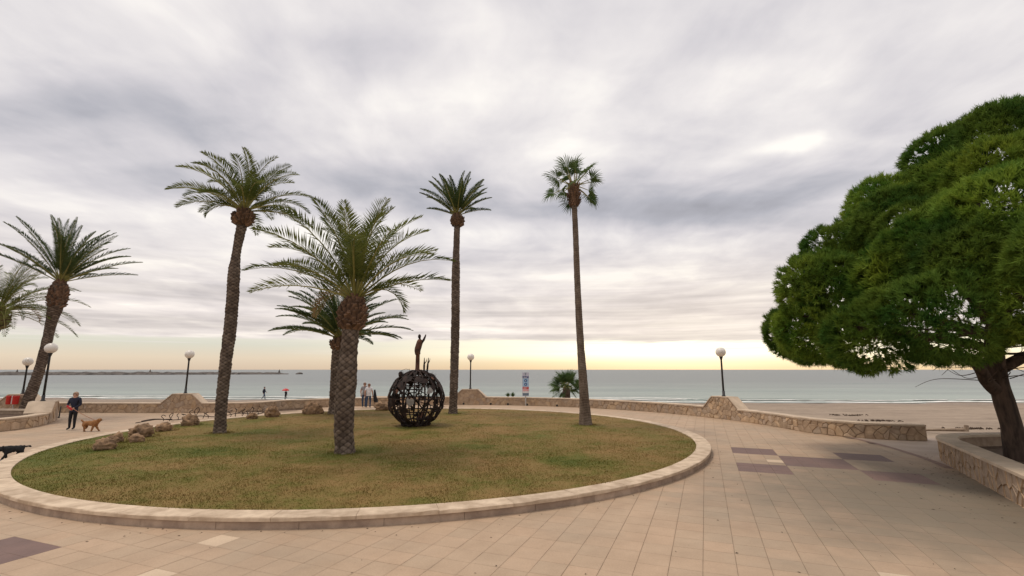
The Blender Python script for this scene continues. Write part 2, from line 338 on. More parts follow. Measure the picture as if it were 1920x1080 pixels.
M['trunk'] = palm_trunk_mat('date_palm_trunk', (0.225, 0.185, 0.155), (0.055, 0.043, 0.036))
M['trunk_fan'] = palm_trunk_mat('fan_palm_trunk', (0.21, 0.172, 0.142), (0.11, 0.086, 0.07))

# ------------------------------------------------------------------ mesh helpers
def link(o, parent=None):
    COL.objects.link(o)
    if parent is not None: o.parent = parent
    return o
def tag(o, label=None, cat=None, group=None, kind=None):
    if label: o['label'] = label
    if cat: o['category'] = cat
    if group: o['group'] = group
    if kind: o['kind'] = kind
    return o
def empty(name, loc=(0, 0, 0), rz=0.0):
    o = bpy.data.objects.new(name, None); o.location = loc; o.rotation_euler = (0, 0, rz); o.empty_display_size = 0.2
    return link(o)
class MB:
    def __init__(s): s.v = []; s.f = []; s.mi = []
    def add(s, V, F, mi=0):
        k = len(s.v); s.v.extend([tuple(p) for p in V]); s.f.extend([tuple(i + k for i in q) for q in F]); s.mi.extend([mi] * len(F)); return s
    def box(s, c, d, mi=0, rz=0.0, top=1.0):
        cx, cy, cz = c; x, y, z = d[0] / 2, d[1] / 2, d[2] / 2
        V = []
        for sz, k in ((-1, 1.0), (1, top)):
            for sx, sy in ((-1, -1), (1, -1), (1, 1), (-1, 1)):
                px, py = sx * x * k, sy * y * k
                V.append((cx + px * math.cos(rz) - py * math.sin(rz), cy + px * math.sin(rz) + py * math.cos(rz), cz + sz * z))
        return s.add(V, [(3, 2, 1, 0), (4, 5, 6, 7), (0, 1, 5, 4), (1, 2, 6, 5), (2, 3, 7, 6), (3, 0, 4, 7)], mi)
    def tube(s, pts, rad, n=8, mi=0, cap=True, closed=False):
        P = [Vector(p) for p in pts]; m = len(P)
        if not hasattr(rad, '__len__'): rad = [rad] * m
        V = []; u = None
        for i, p in enumerate(P):
            if closed: t = P[(i + 1) % m] - P[i - 1]
            else: t = P[min(i + 1, m - 1)] - P[max(i - 1, 0)]
            t.normalize()
            if u is None: u = t.orthogonal().normalized()
            else:
                u = u - t * u.dot(t)
                u = u.normalized() if u.length > 1e-6 else t.orthogonal().normalized()
            b = t.cross(u)
            for k in range(n):
                a = 2 * math.pi * k / n
                V.append(p + (u * math.cos(a) + b * math.sin(a)) * rad[i])
        F = []
        for i in range(m if closed else m - 1):
            j = (i + 1) % m
            for k in range(n):
                F.append((i * n + k, i * n + (k + 1) % n, j * n + (k + 1) % n, j * n + k))
        if cap and not closed: F.append(tuple(range(n - 1, -1, -1))); F.append(tuple((m - 1) * n + k for k in range(n)))
        return s.add(V, F, mi)
    def lathe(s, prof, n=24, c=(0, 0, 0), mi=0):
        V = []; F = []
        for r, z in prof:
            for k in range(n):
                a = 2 * math.pi * k / n; V.append((c[0] + r * math.cos(a), c[1] + r * math.sin(a), c[2] + z))
        for i in range(len(prof) - 1):
            for k in range(n): F.append((i * n + k, i * n + (k + 1) % n, (i + 1) * n + (k + 1) % n, (i + 1) * n + k))
        F.append(tuple(range(n - 1, -1, -1))); F.append(tuple((len(prof) - 1) * n + k for k in range(n)))
        return s.add(V, F, mi)
    def ell(s, c, r, n=14, m=9, mi=0, noise=0.0):
        V = []; F = []
        for i in range(m + 1):
            t = math.pi * i / m
            for k in range(n):
                a = 2 * math.pi * k / n; q = 1 + random.uniform(-noise, noise)
                V.append((c[0] + r[0] * math.sin(t) * math.cos(a) * q, c[1] + r[1] * math.sin(t) * math.sin(a) * q, c[2] - r[2] * math.cos(t) * q))
        for i in range(m):
            for k in range(n): F.append((i * n + k, i * n + (k + 1) % n, (i + 1) * n + (k + 1) % n, (i + 1) * n + k))
        return s.add(V, F, mi)
    def build(s, name, mats, parent=None, smooth=False, loc=None):
        me = bpy.data.meshes.new(name); me.from_pydata(s.v, [], s.f)
        for m in (mats if isinstance(mats, (list, tuple)) else [mats]): me.materials.append(m)
        if any(s.mi): me.polygons.foreach_set('material_index', s.mi)
        if smooth: me.polygons.foreach_set('use_smooth', [True] * len(me.polygons))
        me.update()
        o = bpy.data.objects.new(name, me)
        if loc: o.location = loc
        return link(o, parent)
def np_mesh(name, V, F, m, smooth=False):
    """V (n,3) array, F (k,3|4) int array."""
    me = bpy.data.meshes.new(name); V = np.asarray(V, np.float32); F = np.asarray(F, np.int32)
    k, c = F.shape
    me.vertices.add(len(V)); me.vertices.foreach_set('co', V.ravel())
    me.loops.add(k * c); me.loops.foreach_set('vertex_index', F.ravel())
    me.polygons.add(k); me.polygons.foreach_set('loop_start', np.arange(0, k * c, c, dtype=np.int32))
    if smooth: me.polygons.foreach_set('use_smooth', np.ones(k, bool))
    me.update(calc_edges=True); me.validate()
    me.materials.append(m)
    return me
def np_obj(name, V, F, m, parent=None, smooth=False):
    return link(bpy.data.objects.new(name, np_mesh(name, V, F, m, smooth)), parent)
def catmull(pts, n=12):
    P = [Vector(p) for p in pts]; out = []
    for i in range(len(P) - 1):
        a, b, c, d = P[max(i - 1, 0)], P[i], P[i + 1], P[min(i + 2, len(P) - 1)]
        for k in range(n):
            t = k / n
            out.append(0.5 * ((2 * b) + (c - a) * t + (2 * a - 5 * b + 4 * c - d) * t * t + (3 * b - a - 3 * c + d) * t ** 3))
    out.append(P[-1]); return out
def vnoise(x, y, seed=0):
    """cheap smooth 2-d value noise for numpy arrays"""
    x = np.asarray(x, float); y = np.asarray(y, float)
    xi = np.floor(x).astype(int); yi = np.floor(y).astype(int); fx = x - xi; fy = y - yi
    fx = fx * fx * (3 - 2 * fx); fy = fy * fy * (3 - 2 * fy)
    def h(a, b):
        v = (a * 374761393 + b * 668265263 + seed * 1442695041) & 0xffffffff
        v = ((v ^ (v >> 13)) * 1274126177) & 0xffffffff
        return ((v ^ (v >> 16)) & 0xffff) / 65535.0
    return (h(xi, yi) * (1 - fx) + h(xi + 1, yi) * fx) * (1 - fy) + (h(xi, yi + 1) * (1 - fx) + h(xi + 1, yi + 1) * fx) * fy

LC = (-4.40, 20.5); LSX = 0.978   # centre of the round lawn, slightly narrower across
WC = (-4.4, 21.0)            # centre of the sea wall arc
SEA_Z = -1.4

# ================================================================== SETTING
# ---- beach: one sheet from behind the camera to below the water
def shore_y(x): return 63.5 - 0.12 * min(x, 30) * (1 if x < 0 else 0.35) + 0.6 * math.sin(x * 0.11) + 0.35 * math.sin(x * 0.37 + 1)
def beach_z(x, y):
    s = shore_y(x); t = y / s
    z = -0.42 if t < 0.35 else -0.42 - (t - 0.35) / 0.65 * (SEA_Z * -1 - 0.42)
    if y > 22: z += 0.10 * (float(vnoise(x * 0.35, y * 0.35, 3)) - 0.5) + 0.06 * (float(vnoise(x * 1.1, y * 1.1, 5)) - 0.5) * (1 if t < 0.9 else 0.2)
    return z
ys = [-60, -20, 0, 10, 18] + list(np.arange(20, 56, 0.6)) + list(np.arange(56, 80, 0.5)) + [82, 88, 100]
xs = [-700, -400, -250, -160, -110] + list(np.arange(-80, 100, 1.0)) + [110, 160, 250, 400, 700]
V = [(x, y, beach_z(x, y)) for y in ys for x in xs]; nx = len(xs)
F = [(j * nx + i, j * nx + i + 1, (j + 1) * nx + i + 1, (j + 1) * nx + i) for j in range(len(ys) - 1) for i in range(nx - 1)]
tag(np_obj('beach', V, F, M['sand'], smooth=True), 'tan sandy beach sloping down from the promenade wall to the sea', kind='structure')

# ---- sea
rows = [60]
while rows[-1] < 30000: rows.append(rows[-1] + max(0.45, (rows[-1] - 58) * 0.045 if rows[-1] > 90 else 0.45))
cols = np.linspace(-1, 1, 181)
V = []
for y in rows:
    half = 130 + (y - 60) * 2.2
    for c in cols:
        x = c * half; fade = math.exp(-(y - 60) / 110.0)
        ph = (y - shore_y(x)) / 6.0 + 0.9 * float(vnoise(x * 0.02, y * 0.03, 2)) * 3
        amp = 0.85 * float(vnoise(x * 0.03 + 40, y * 0.09, 8)) ** 2
        wv_ = (0.5 + 0.5 * math.sin(ph)) ** 3 * amp * fade * (1 if y > shore_y(x) + 3 else 0.2)
        V.append((x, y, SEA_Z + wv_))
nx = len(cols); F = [(j * nx + i, j * nx + i + 1, (j + 1) * nx + i + 1, (j + 1) * nx + i) for j in range(len(rows) - 1) for i in range(nx - 1)]
sea = tag(np_obj('sea', V, F, M['sea'], smooth=True), 'pale grey green sea reaching to the horizon', kind='structure')
# foam along the swash line and on a few small breakers
def foam_strip(x0, x1, off, wid, seed, z=0.05):
    xs_ = np.arange(x0, x1, 0.5); V = []
    for x in xs_:
        n1 = float(vnoise(x * 0.12, seed, seed)); n2 = float(vnoise(x * 0.9, seed + 3, seed))
        yb = shore_y(x) + off + 1.6 * (n1 - 0.5) + 0.5 * (n2 - 0.5)
        e = min(1, (x - x0) / 4, (x1 - x) / 4); ww = max(0.03, wid * e * (0.35 + 1.1 * float(vnoise(x * 0.25, seed + 9, seed))))
        zz = max(SEA_Z, beach_z(x, yb)) + z
        V += [(x, yb, zz), (x, yb + ww * 0.5, zz + 0.05), (x, yb + ww, zz)]
    n = len(xs_)
    F = [(i * 3 + k, (i + 1) * 3 + k, (i + 1) * 3 + k + 1, i * 3 + k + 1) for i in range(n - 1) for k in (0, 1)]
    return np_obj('foam', V, F, M['foam'], sea, True)
foam_strip(-90, 110, -0.5, 1.6, 1)
foam_strip(10, 100, 2.4, 1.0, 4, 0.14)
foam_strip(-30, 26, 4.2, 0.6, 6, 0.2)
foam_strip(-75, -25, 3.2, 0.9, 11, 0.14)

# ---- plaza: joint bed, tiles, concrete apron, border strip
plaza = empty('plaza_pavement'); tag(plaza, 'sand coloured tiled promenade around the round lawn', kind='structure')
bed = MB()
bed.add([(-40, 1, -0.012), (22, 1, -0.012), (22, 14, -0.012), (14.6, 18.0, -0.012), (12.6, 23, -0.012), (10.8, 28, -0.012), (6, 35, -0.012), (-4, 38.6, -0.012), (-12, 35.5, -0.012), (-16, 31.5, -0.012), (-46, 31.5, -0.012)] +
        [(-40, 1, -0.6), (22, 1, -0.6), (22, 14, -0.6), (14.6, 18.0, -0.6), (12.6, 23, -0.6), (10.8, 28, -0.6), (6, 35, -0.6), (-4, 38.6, -0.6), (-12, 35.5, -0.6), (-16, 31.5, -0.6), (-46, 31.5, -0.6)],
        [tuple(range(11))] + [(i, i + 11, (i + 1) % 11 + 11, (i + 1) % 11) for i in range(11)])
bed.build('joint_bed', M['joint'], plaza)
DARK = set()
def blk(i0, j0, n):
    for i in range(i0, i0 + n):
        for j in range(j0, j0 + n): DARK.add((i, j))
blk(0, 0, 4); blk(-3, 4, 3); blk(-3, -3, 3); blk(4, 4, 3); blk(4, -3, 3)
blk(-29, -29, 3)
blk(-46, 3, 3); blk(-50, -4, 4)
PALE = {(-1, 1), (-22, -24), (-21, -27)} | {(0, -19)}
def tile_xy(i, j):
    a = OA + (i + 0.5) * TS; b = OB + (j + 0.5) * TS
    return (a * GA[0] + b * GB[0], a * GA[1] + b * GB[1])
def tile_geo(h):
    g = TS / 2 - 0.0014; e = TS / 2 - 0.004
    V = [(-g, -g, -0.011), (g, -g, -0.011), (g, g, -0.011), (-g, g, -0.011), (-g, -g, h - 0.004), (g, -g, h - 0.004), (g, g, h - 0.004), (-g, g, h - 0.004), (-e, -e, h), (e, -e, h), (e, e, h), (-e, e, h)]
    F = [(0, 1, 5, 4), (1, 2, 6, 5), (2, 3, 7, 6), (3, 0, 4, 7), (4, 5, 9, 8), (5, 6, 10, 9), (6, 7, 11, 10), (7, 4, 8, 11), (8, 9, 10, 11)]
    return V, F
tiles = []
for i in range(-110, 45):
    for j in range(-45, 60):
        x, y = tile_xy(i, j); r = math.hypot(x - WC[0], y - WC[1])
        if y < 3.2 or math.hypot((x - LC[0]) / LSX, y - LC[1]) < 11.4: continue
        ang = math.degrees(math.atan2(y - LC[1], x - LC[0]))
        if x > -12 and y > 15 and r > 17.2 + (1.0 if y < 21 else 0): continue
        if y > 31.3 and x < -14: continue
        if x < -20 and (x < -36 or y > 31.2): continue
        if x > 13.2 or x < -36: continue
        tiles.append((math.hypot(x, y), i, j, x, y))
tiles.sort()
def in_view(x, y):
    return abs(x) < 1.10 * y and y > 6.4
tv, tf = tile_geo(0.0)
tmesh = {}
for k, m in (('n', 'tile'), ('d', 'tile_dark'), ('p', 'tile_pale')):
    me = bpy.data.meshes.new('paving_tile'); me.from_pydata(tv, [], tf); me.materials.append(M[m]); tmesh[k] = me
near = 0; far = MB()
for d, i, j, x, y in tiles:
    kind = 'd' if (i, j) in DARK else 'p' if (i, j) in PALE else 'n'
    tz = random.uniform(-0.0012, 0.0012); tx, ty = random.uniform(-.004, .004), random.uniform(-.004, .004)
    if near < 298 and in_view(x, y):
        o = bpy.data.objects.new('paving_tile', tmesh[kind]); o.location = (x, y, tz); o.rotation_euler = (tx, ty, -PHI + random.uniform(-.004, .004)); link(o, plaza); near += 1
    else:
        c, s_ = math.cos(-PHI), math.sin(-PHI)
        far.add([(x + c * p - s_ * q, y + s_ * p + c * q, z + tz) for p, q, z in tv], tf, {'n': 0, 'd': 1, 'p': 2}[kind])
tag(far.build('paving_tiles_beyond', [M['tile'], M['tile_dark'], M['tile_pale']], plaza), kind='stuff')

def ring_sheet(r0, r1, a0, a1, z, n=60, c=WC):
    V = []; F = []
    for k in range(n + 1):
        a = R(a0 + (a1 - a0) * k / n)
        V += [(c[0] + r0 * math.cos(a), c[1] + r0 * math.sin(a), z), (c[0] + r1 * math.cos(a), c[1] + r1 * math.sin(a), z)]
    F = [(2 * k, 2 * k + 1, 2 * k + 3, 2 * k + 2) for k in range(n)]
    return V, F
ap = MB(); V, F = ring_sheet(17.75, 23.5, -24, -3.5, 0.003); V2 = [(x, y, -0.4) for x, y, z in V]
ap.add(V, F); n = len(V); ap.add([V[k] for k in range(1, n, 2)] + [V2[k] for k in range(1, n, 2)], [(k, k + n // 2, k + n // 2 + 1, k + 1) for k in range(n // 2 - 1)])
ap.add([V[-1], V[-2], V2[-2], V2[-1]], [(0, 1, 2, 3)])
tag(ap.build('concrete_path', M['concrete']), 'smooth pale concrete path leading to the sand between wall end and planter', kind='structure')
bs = MB(); bs.add(*ring_sheet(17.72, 17.92, -24, -3.8, 0.007)); bs.build('border_strip', M['border'], plaza)

# ---- lawn and its kerb
V = [(LC[0], LC[1], 0.19)]; F = []
RN = [0.4] + list(np.linspace(1, 11.40, 28)); NA = 120
for r in RN:
    for k in range(NA):
        a = 2 * math.pi * k / NA; x, y = LC[0] + LSX * r * math.cos(a), LC[1] + r * math.sin(a)
        V.append((x, y, 0.178 + 0.05 * (1 - (r / 11.4) ** 2) + 0.03 * (float(vnoise(x * 0.9, y * 0.9, 1)) - 0.5)))
me_f = [(0, 1 + k, 1 + (k + 1) % NA) for k in range(NA)]
mbl = MB(); mbl.add(V, me_f + [(1 + i * NA + k, 1 + (i + 1) * NA + k, 1 + (i + 1) * NA + (k + 1) % NA, 1 + i * NA + (k + 1) % NA) for i in range(len(RN) - 1) for k in range(NA)])
tag(mbl.build('lawn', M['lawn'], smooth=True), 'round patchy green and brown lawn inside the stone kerb', kind='structure')
NB = 420000
rr = 11.45 * np.sqrt(rng.random(NB)); aa = 2 * math.pi * rng.random(NB)
gx = LC[0] + LSX * rr * np.cos(aa); gy = LC[1] + rr * np.sin(aa)
dist = np.hypot(gx, gy); keep = rng.random(NB) < np.clip((13.0 / dist) ** 2.0, 0.05, 1.0)
edge_b = rng.random(NB) < np.clip((rr - 11.13) * 3, 0, 1); keep |= edge_b & (gy < 18)
gx, gy, rr = gx[keep], gy[keep], rr[keep]; n = len(gx)
gz = 0.178 + 0.05 * (1 - (rr / 11.4) ** 2) + 0.03 * (vnoise(gx * 0.9, gy * 0.9, 1) - 0.5) - 0.004
hh = (0.012 + 0.022 * rng.random(n)) * (0.6 + 0.9 * vnoise(gx * 1.7, gy * 1.7, 4)); an = 2 * math.pi * rng.random(n); wd = 0.005 + 0.005 * rng.random(n)
ln = 0.6 * hh; la = 2 * math.pi * rng.random(n)
V = np.empty((n, 3, 3), np.float32)
V[:, 0] = np.stack([gx - wd * np.cos(an), gy - wd * np.sin(an), gz], 1); V[:, 1] = np.stack([gx + wd * np.cos(an), gy + wd * np.sin(an), gz], 1)
V[:, 2] = np.stack([gx + ln * np.cos(la), gy + ln * np.sin(la), gz + hh], 1)
tuf = []
for (cx, cy, r0, cnt) in ((-4.96, 14.97, .33, 900), (-11.44, 19.61, .27, 500), (-10.0, 27.94, .36, 300), (-3.32, 27.94, .30, 300), (3.3, 22.38, .34, 500), (-4.24, 21.97, .62, 500), (-12.75, 15.75, .38, 300), (-13.55, 17.2, .3, 250), (-12.95, 17.3, .3, 250), (-13.75, 18.6, .45, 300), (-14.2, 20.4, .36, 200), (-14.4, 22.3, .42, 200)):
    a_ = rng.random(cnt) * 2 * math.pi; q_ = r0 + np.abs(rng.normal(size=cnt)) * .14; X, Y_ = cx + q_ * np.cos(a_), cy + q_ * np.sin(a_); h_ = .03 + .075 * rng.random(cnt); t_ = rng.random(cnt) * 6.28; w_ = .006
    z_ = np.full(cnt, .19); T3 = np.empty((cnt, 3, 3), np.float32); T3[:, 0] = np.stack([X - w_ * np.cos(t_), Y_ - w_ * np.sin(t_), z_], 1); T3[:, 1] = np.stack([X + w_ * np.cos(t_), Y_ + w_ * np.sin(t_), z_], 1)
    T3[:, 2] = np.stack([X + .5 * h_ * np.cos(t_ * 3), Y_ + .5 * h_ * np.sin(t_ * 3), z_ + h_], 1); tuf.append(T3)
V = np.concatenate([V] + tuf); n = len(V)
tag(np_obj('grass', V.reshape(-1, 3), np.arange(3 * n).reshape(-1, 3), M['lawn']), 'short dry grass blades covering the round lawn', 'grass', kind='stuff')

kerb = empty('lawn_kerb', (LC[0], LC[1], 0)); tag(kerb, 'low round pale stone kerb with darker riser enclosing the lawn', 'kerb'); kerb.scale = (LSX, 1, 1)
NK = 52
def kerb_block(a0, a1, r0, r1, z0, z1, seed, m, name, bev=0.012):
    gap_ = 0.004 / r1; a0 += gap_; a1 -= gap_; n = 8; V = []; F = []
    prof = [(r0, z0), (r1, z0), (r1, z1 - bev), (r1 - bev, z1), (r0 + bev * .5, z1), (r0, z1 - bev)]
    for k in range(n + 1):
        a = a0 + (a1 - a0) * k / n
        for q, (r, z) in enumerate(prof):
            j = 0.006 * (float(vnoise(a * 60, q * 3.3, seed)) - 0.5) * (2.2 if q in (2, 3) else 1)
            V.append(((r + j) * math.cos(a), (r + j) * math.sin(a), z + j * 0.8))
    p = len(prof)
    for k in range(n):
        for q in range(p): F.append((k * p + q, k * p + (q + 1) % p, (k + 1) * p + (q + 1) % p, (k + 1) * p + q))
    F.append(tuple(range(p - 1, -1, -1))); F.append(tuple(n * p + q for q in range(p)))
    b = MB(); b.add(V, F); return b.build(name, m, kerb)
for k in range(NK):
    a0 = 2 * math.pi * k / NK + 0.03; a1 = a0 + 2 * math.pi / NK
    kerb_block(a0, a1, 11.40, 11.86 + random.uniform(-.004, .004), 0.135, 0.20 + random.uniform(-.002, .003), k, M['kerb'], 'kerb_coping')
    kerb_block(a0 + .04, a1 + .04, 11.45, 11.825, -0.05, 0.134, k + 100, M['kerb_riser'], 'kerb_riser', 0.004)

# ================================================================== RUBBLE WALLS
def path_eval(pts):
    P = [Vector((p[0], p[1])) for p in pts]; L = [0]
    for a, b in zip(P, P[1:]): L.append(L[-1] + (b - a).length)
    def at_(s):
        s = min(max(s, 0), L[-1])
        k = 0
        while k < len(P) - 2 and s > L[k + 1]: k += 1
        d = P[k + 1] - P[k]; t = (s - L[k]) / max(d.length, 1e-6); d.normalize()
        # smoothed normal
        d0 = (P[k] - P[k - 1]).normalized() if k > 0 else d; d1 = (P[k + 2] - P[k + 1]).normalized() if k + 2 < len(P) else d
        td = (d0 + d).normalized().lerp((d + d1).normalized(), t).normalized() if t >= 0 else d
        p = P[k] + (P[k + 1] - P[k]) * t
        return p, Vector((td.y, -td.x))
    return at_, L[-1], L
def clip_poly(poly, n, c):
    out = []
    for i in range(len(poly)):
        a, b = poly[i], poly[(i + 1) % len(poly)]
        da, db = a[0] * n[0] + a[1] * n[1] - c, b[0] * n[0] + b[1] * n[1] - c
        if da <= 0: out.append(a)
        if (da < 0 < db) or (db < 0 < da):
            t = da / (da - db); out.append((a[0] + (b[0] - a[0]) * t, a[1] + (b[1] - a[1]) * t))
    return out
def stones(parent, at_, s0, s1, htop, z0=0.0, spacing=0.42, aspect=0.72, seed=1, prefer='stone', limit=290, side=1, view=None):
    """irregular flat stones bedded in the face of a wall; htop(s) is the face height at s"""
    rs = random.Random(seed); step = spacing; hmax = max(htop(s0 + (s1 - s0) * k / 60) for k in range(61))
    pts = []; nrow = max(1, round((hmax - z0) / (step * aspect)))
    ncol = max(1, round((s1 - s0) / step))
    for j in range(nrow):
        for i in range(ncol):
            s = s0 + (i + 0.5 + (0.25 if j % 2 else -0.25) + rs.uniform(-.42, .42)) * (s1 - s0) / ncol
            z = z0 + (j + 0.5 + rs.uniform(-.42, .42)) * (hmax - z0) / nrow
            pts.append((s, z))
            if rs.random() < 0.22: pts.append((s + rs.uniform(-.5, .5) * step, z + rs.uniform(-.5, .5) * step * aspect))
    made = []
    for a in pts:
        poly = [(max(s0, a[0] - 2 * step), z0), (min(s1, a[0] + 2 * step), z0), (min(s1, a[0] + 2 * step), hmax), (max(s0, a[0] - 2 * step), hmax)]
        for b in pts:
            if b is a or abs(b[0] - a[0]) > 4 * step: continue
            n = (b[0] - a[0], b[1] - a[1]); c = (b[0] ** 2 + b[1] ** 2 - a[0] ** 2 - a[1] ** 2) / 2
            poly = clip_poly(poly, n, c)
            if len(poly) < 3: break
        if len(poly) < 3: continue
        # sloping top
        for q in range(3):
            sa = a[0] + (q - 1) * step * 0.5; h0, h1 = htop(sa - 0.05), htop(sa + 0.05)
            k = (h1 - h0) / 0.1; n = (-k, 1.0); c = -k * sa + htop(sa)
            poly = clip_poly(poly, n, c) if len(poly) >= 3 else poly
        if len(poly) < 3: continue
        ar = 0.5 * abs(sum(poly[i][0] * poly[(i + 1) % len(poly)][1] - poly[(i + 1) % len(poly)][0] * poly[i][1] for i in range(len(poly))))
        if ar < 0.012: continue
        made.append((ar, poly))
    many = MB(); cnt = 0
    for ar, poly in made:
        cx = sum(p[0] for p in poly) / len(poly); cz = sum(p[1] for p in poly) / len(poly)
        dp = rs.uniform(0.022, 0.05); V = []; m = len(poly); tl = rs.uniform(-.10, .10); tl2 = rs.uniform(-.10, .10)
        wob = [(rs.uniform(-.008, .008), rs.uniform(-.008, .008)) for _ in poly]
        def mp(s, z, off):
            p, nn = at_(s); return (p.x + nn.x * off * side, p.y + nn.y * off * side, z)
        for ins, off in ((0.005, -0.02), (0.007, dp * 0.6), (0.030, dp)):
            for (s, z), wb in zip(poly, wob):
                d = math.hypot(s - cx, z - cz) + 1e-6; k = max(0.2, 1 - ins * 1.35 / d)
                ss = cx + (s - cx) * k + wb[0]; zz = cz + (z - cz) * k + wb[1]
                V.append(mp(ss, zz, off + (tl * (ss - cx) + tl2 * (zz - cz)) * (off > 0)))
        F = []
        for q in range(2):
            for i in range(m): F.append((q * m + i, q * m + (i + 1) % m, (q + 1) * m + (i + 1) % m, (q + 1) * m + i)[::side])
        F.append(tuple(range(2 * m, 3 * m))[::side])
        rnd_ = rs.random(); mt = prefer if rnd_ < 0.6 else ('stone_grey' if rnd_ < 0.8 else 'stone_warm')
        if cnt < limit:
            b = MB(); b.add(V, F); b.build('wall_stone', M[mt], parent); cnt += 1
        else: many.add(V, F, {'stone': 0, 'stone_grey': 1, 'stone_warm': 2}[mt])
    if many.v: tag(many.build('wall_stones_beyond', [M['stone'], M['stone_grey'], M['stone_warm']], parent), kind='stuff')
    return cnt
def sweep_profile(at_, s0, s1, prof, name, m, parent, step=0.35, zoff=None, smooth=False, jit=0.0):
    """prof: list of (offset along normal, z) closed loop"""
    n = max(2, int((s1 - s0) / step)); V = []; F = []; p = len(prof)
    for k in range(n + 1):
        s = s0 + (s1 - s0) * k / n; q, nn = at_(s); dzz = zoff(s) if zoff else 0
        for o_, z in prof:
            jj = jit * (float(vnoise(s * 3, o_ * 7 + z * 13, 5)) - 0.5)
            V.append((q.x + nn.x * (o_ + jj), q.y + nn.y * (o_ + jj), (z + dzz if z > 0.2 else z) + jj * .5))
    for k in range(n):
        for i in range(p): F.append((k * p + i, k * p + (i + 1) % p, (k + 1) * p + (i + 1) % p, (k + 1) * p + i))
    F.append(tuple(range(p - 1, -1, -1))); F.append(tuple(n * p + i for i in range(p)))
    b = MB(); b.add(V, F); return b.build(name, m, parent, smooth)

# ---- sea wall.  The face path runs left to right seen from the plaza; normal points to the plaza.
WP = [(-46, 31.6), (-38, 31.4), (-29.6, 31.2), (-24, 31.0), (-20.6, 31.0), (-18, 31.2), (-16.3, 31.9)]
for a in np.arange(131, -1, -4.0): WP.append((WC[0] + 17.0 * math.cos(R(a)), WC[1] + 17.0 * math.sin(R(a))))
WP = [p for p in WP if not (p[0] > 12.4 and p[1] < 21.6)]
WP += [(12.75, 21.2), (13.4, 20.0), (14.3, 19.25), (15.64, 18.9)]
wp3 = [(p.x, p.y) for p in catmull([(x, y, 0) for x, y in WP], 5)]
# catmull of (x,y): direction left->right means the plaza lies on the right-hand side
w_at, w_L, w_cum = path_eval(wp3)
def s_of(x, y):
    best = (1e9, 0); k = 0.0
    while k < w_L:
        p, _ = w_at(k); d = (p.x - x) ** 2 + (p.y - y) ** 2
        if d < best[0]: best = (d, k)
        k += 0.05
    return best[1]
PED = [s_of(-20.67, 31.0), s_of(-3.24, 38.0), s_of(11.1, 26.6) - 0.45, s_of(-31.2, 31.25)]
PEDH = [1.17, 1.17, 1.20, 1.12]
WH = 0.60
sea_wall = empty('sea_wall', (0, 0, 0)); tag(sea_wall, 'long curved low rubble stone wall with pale coping between promenade and beach', 'wall')
sweep_profile(w_at, 0, w_L, [(0, -0.5), (0, WH - 0.07), (-0.46, WH - 0.07), (-0.46, -0.9)], 'wall_core', M['mortar'], sea_wall)
def ped_h(s):
    h = WH - 0.075
    for p, ph in zip(PED, PEDH):
        d = abs(s - p)
        if d < 1.2: h = max(h, min(ph - 0.07, ph - 0.07 - (d - 0.55) * (ph - WH) / 0.62))
    return h
# stones: nearest (right) stretch finest first so that the ones that show largest stay single parts
stones(sea_wall, w_at, w_L - 13.5, w_L - 0.02, ped_h, 0.0, 0.32, 0.78, 3, 'stone', 165)
stones(sea_wall, w_at, 8.0, w_L - 13.5, ped_h, 0.0, 0.36, 0.74, 4, 'stone', 125)
cuts = [0] + sorted([x for p in PED for x in (p - 1.2, p + 1.2)]) + [w_L]
for a, b in zip(cuts[::2], cuts[1::2]):
    nseg = max(1, round((b - a) / 1.6))
    for k in range(nseg):
        q0 = a + (b - a) * k / nseg + 0.004; q1 = a + (b - a) * (k + 1) / nseg - 0.004
        sweep_profile(w_at, q0, q1, [(0.055, WH - 0.07), (0.055, WH - 0.008), (0.045, WH), (-0.50, WH), (-0.50, WH - 0.07)], 'coping', M['coping'], sea_wall, 0.3, jit=0.006)
for p, ph in zip(PED, PEDH):
    q, nn = w_at(p); tx = Vector((-nn.y, nn.x))
    b = MB(); prof = [(-1.22, -0.3), (1.22, -0.3), (1.22, WH - 0.05), (0.58, ph - 0.06), (-0.58, ph - 0.06), (-1.22, WH - 0.05)]
    V = []
    for off in (0.012, -0.62):
        for u, z in prof: V.append((q.x + tx.x * u + nn.x * off, q.y + tx.y * u + nn.y * off, z))
    b.add(V, [tuple(range(6)), tuple(range(11, 5, -1))] + [(i, i + 6, (i + 1) % 6 + 6, (i + 1) % 6) for i in range(6)])
    b.build('lamp_pedestal', M['mortar'], sea_wall)
    # coping slabs over slope - top - slope
    c = MB(); top = [(-1.26, WH - 0.062), (-0.60, ph - 0.06), (0.60, ph - 0.06), (1.26, WH - 0.062)]
    for (u0, z0), (u1, z1) in zip(top, top[1:]):
        d = Vector((u1 - u0, z1 - z0)).normalized(); nrm = Vector((-d.y, d.x)) * 0.06
        V = []
        for off in (0.05, -0.66):
            for u, z in ((u0, z0 + 0.003), (u1, z1 + 0.003), (u1 + nrm.x * .6, z1 + nrm.y), (u0 + nrm.x * .6, z0 + nrm.y)):
                V.append((q.x + tx.x * u + nn.x * off, q.y + tx.y * u + nn.y * off, z))
        c = MB(); c.add(V, [(0, 1, 2, 3), (7, 6, 5, 4), (0, 4, 5, 1), (1, 5, 6, 2), (2, 6, 7, 3), (3, 7, 4, 0)]); c.build('pedestal_coping', M['coping'], sea_wall)
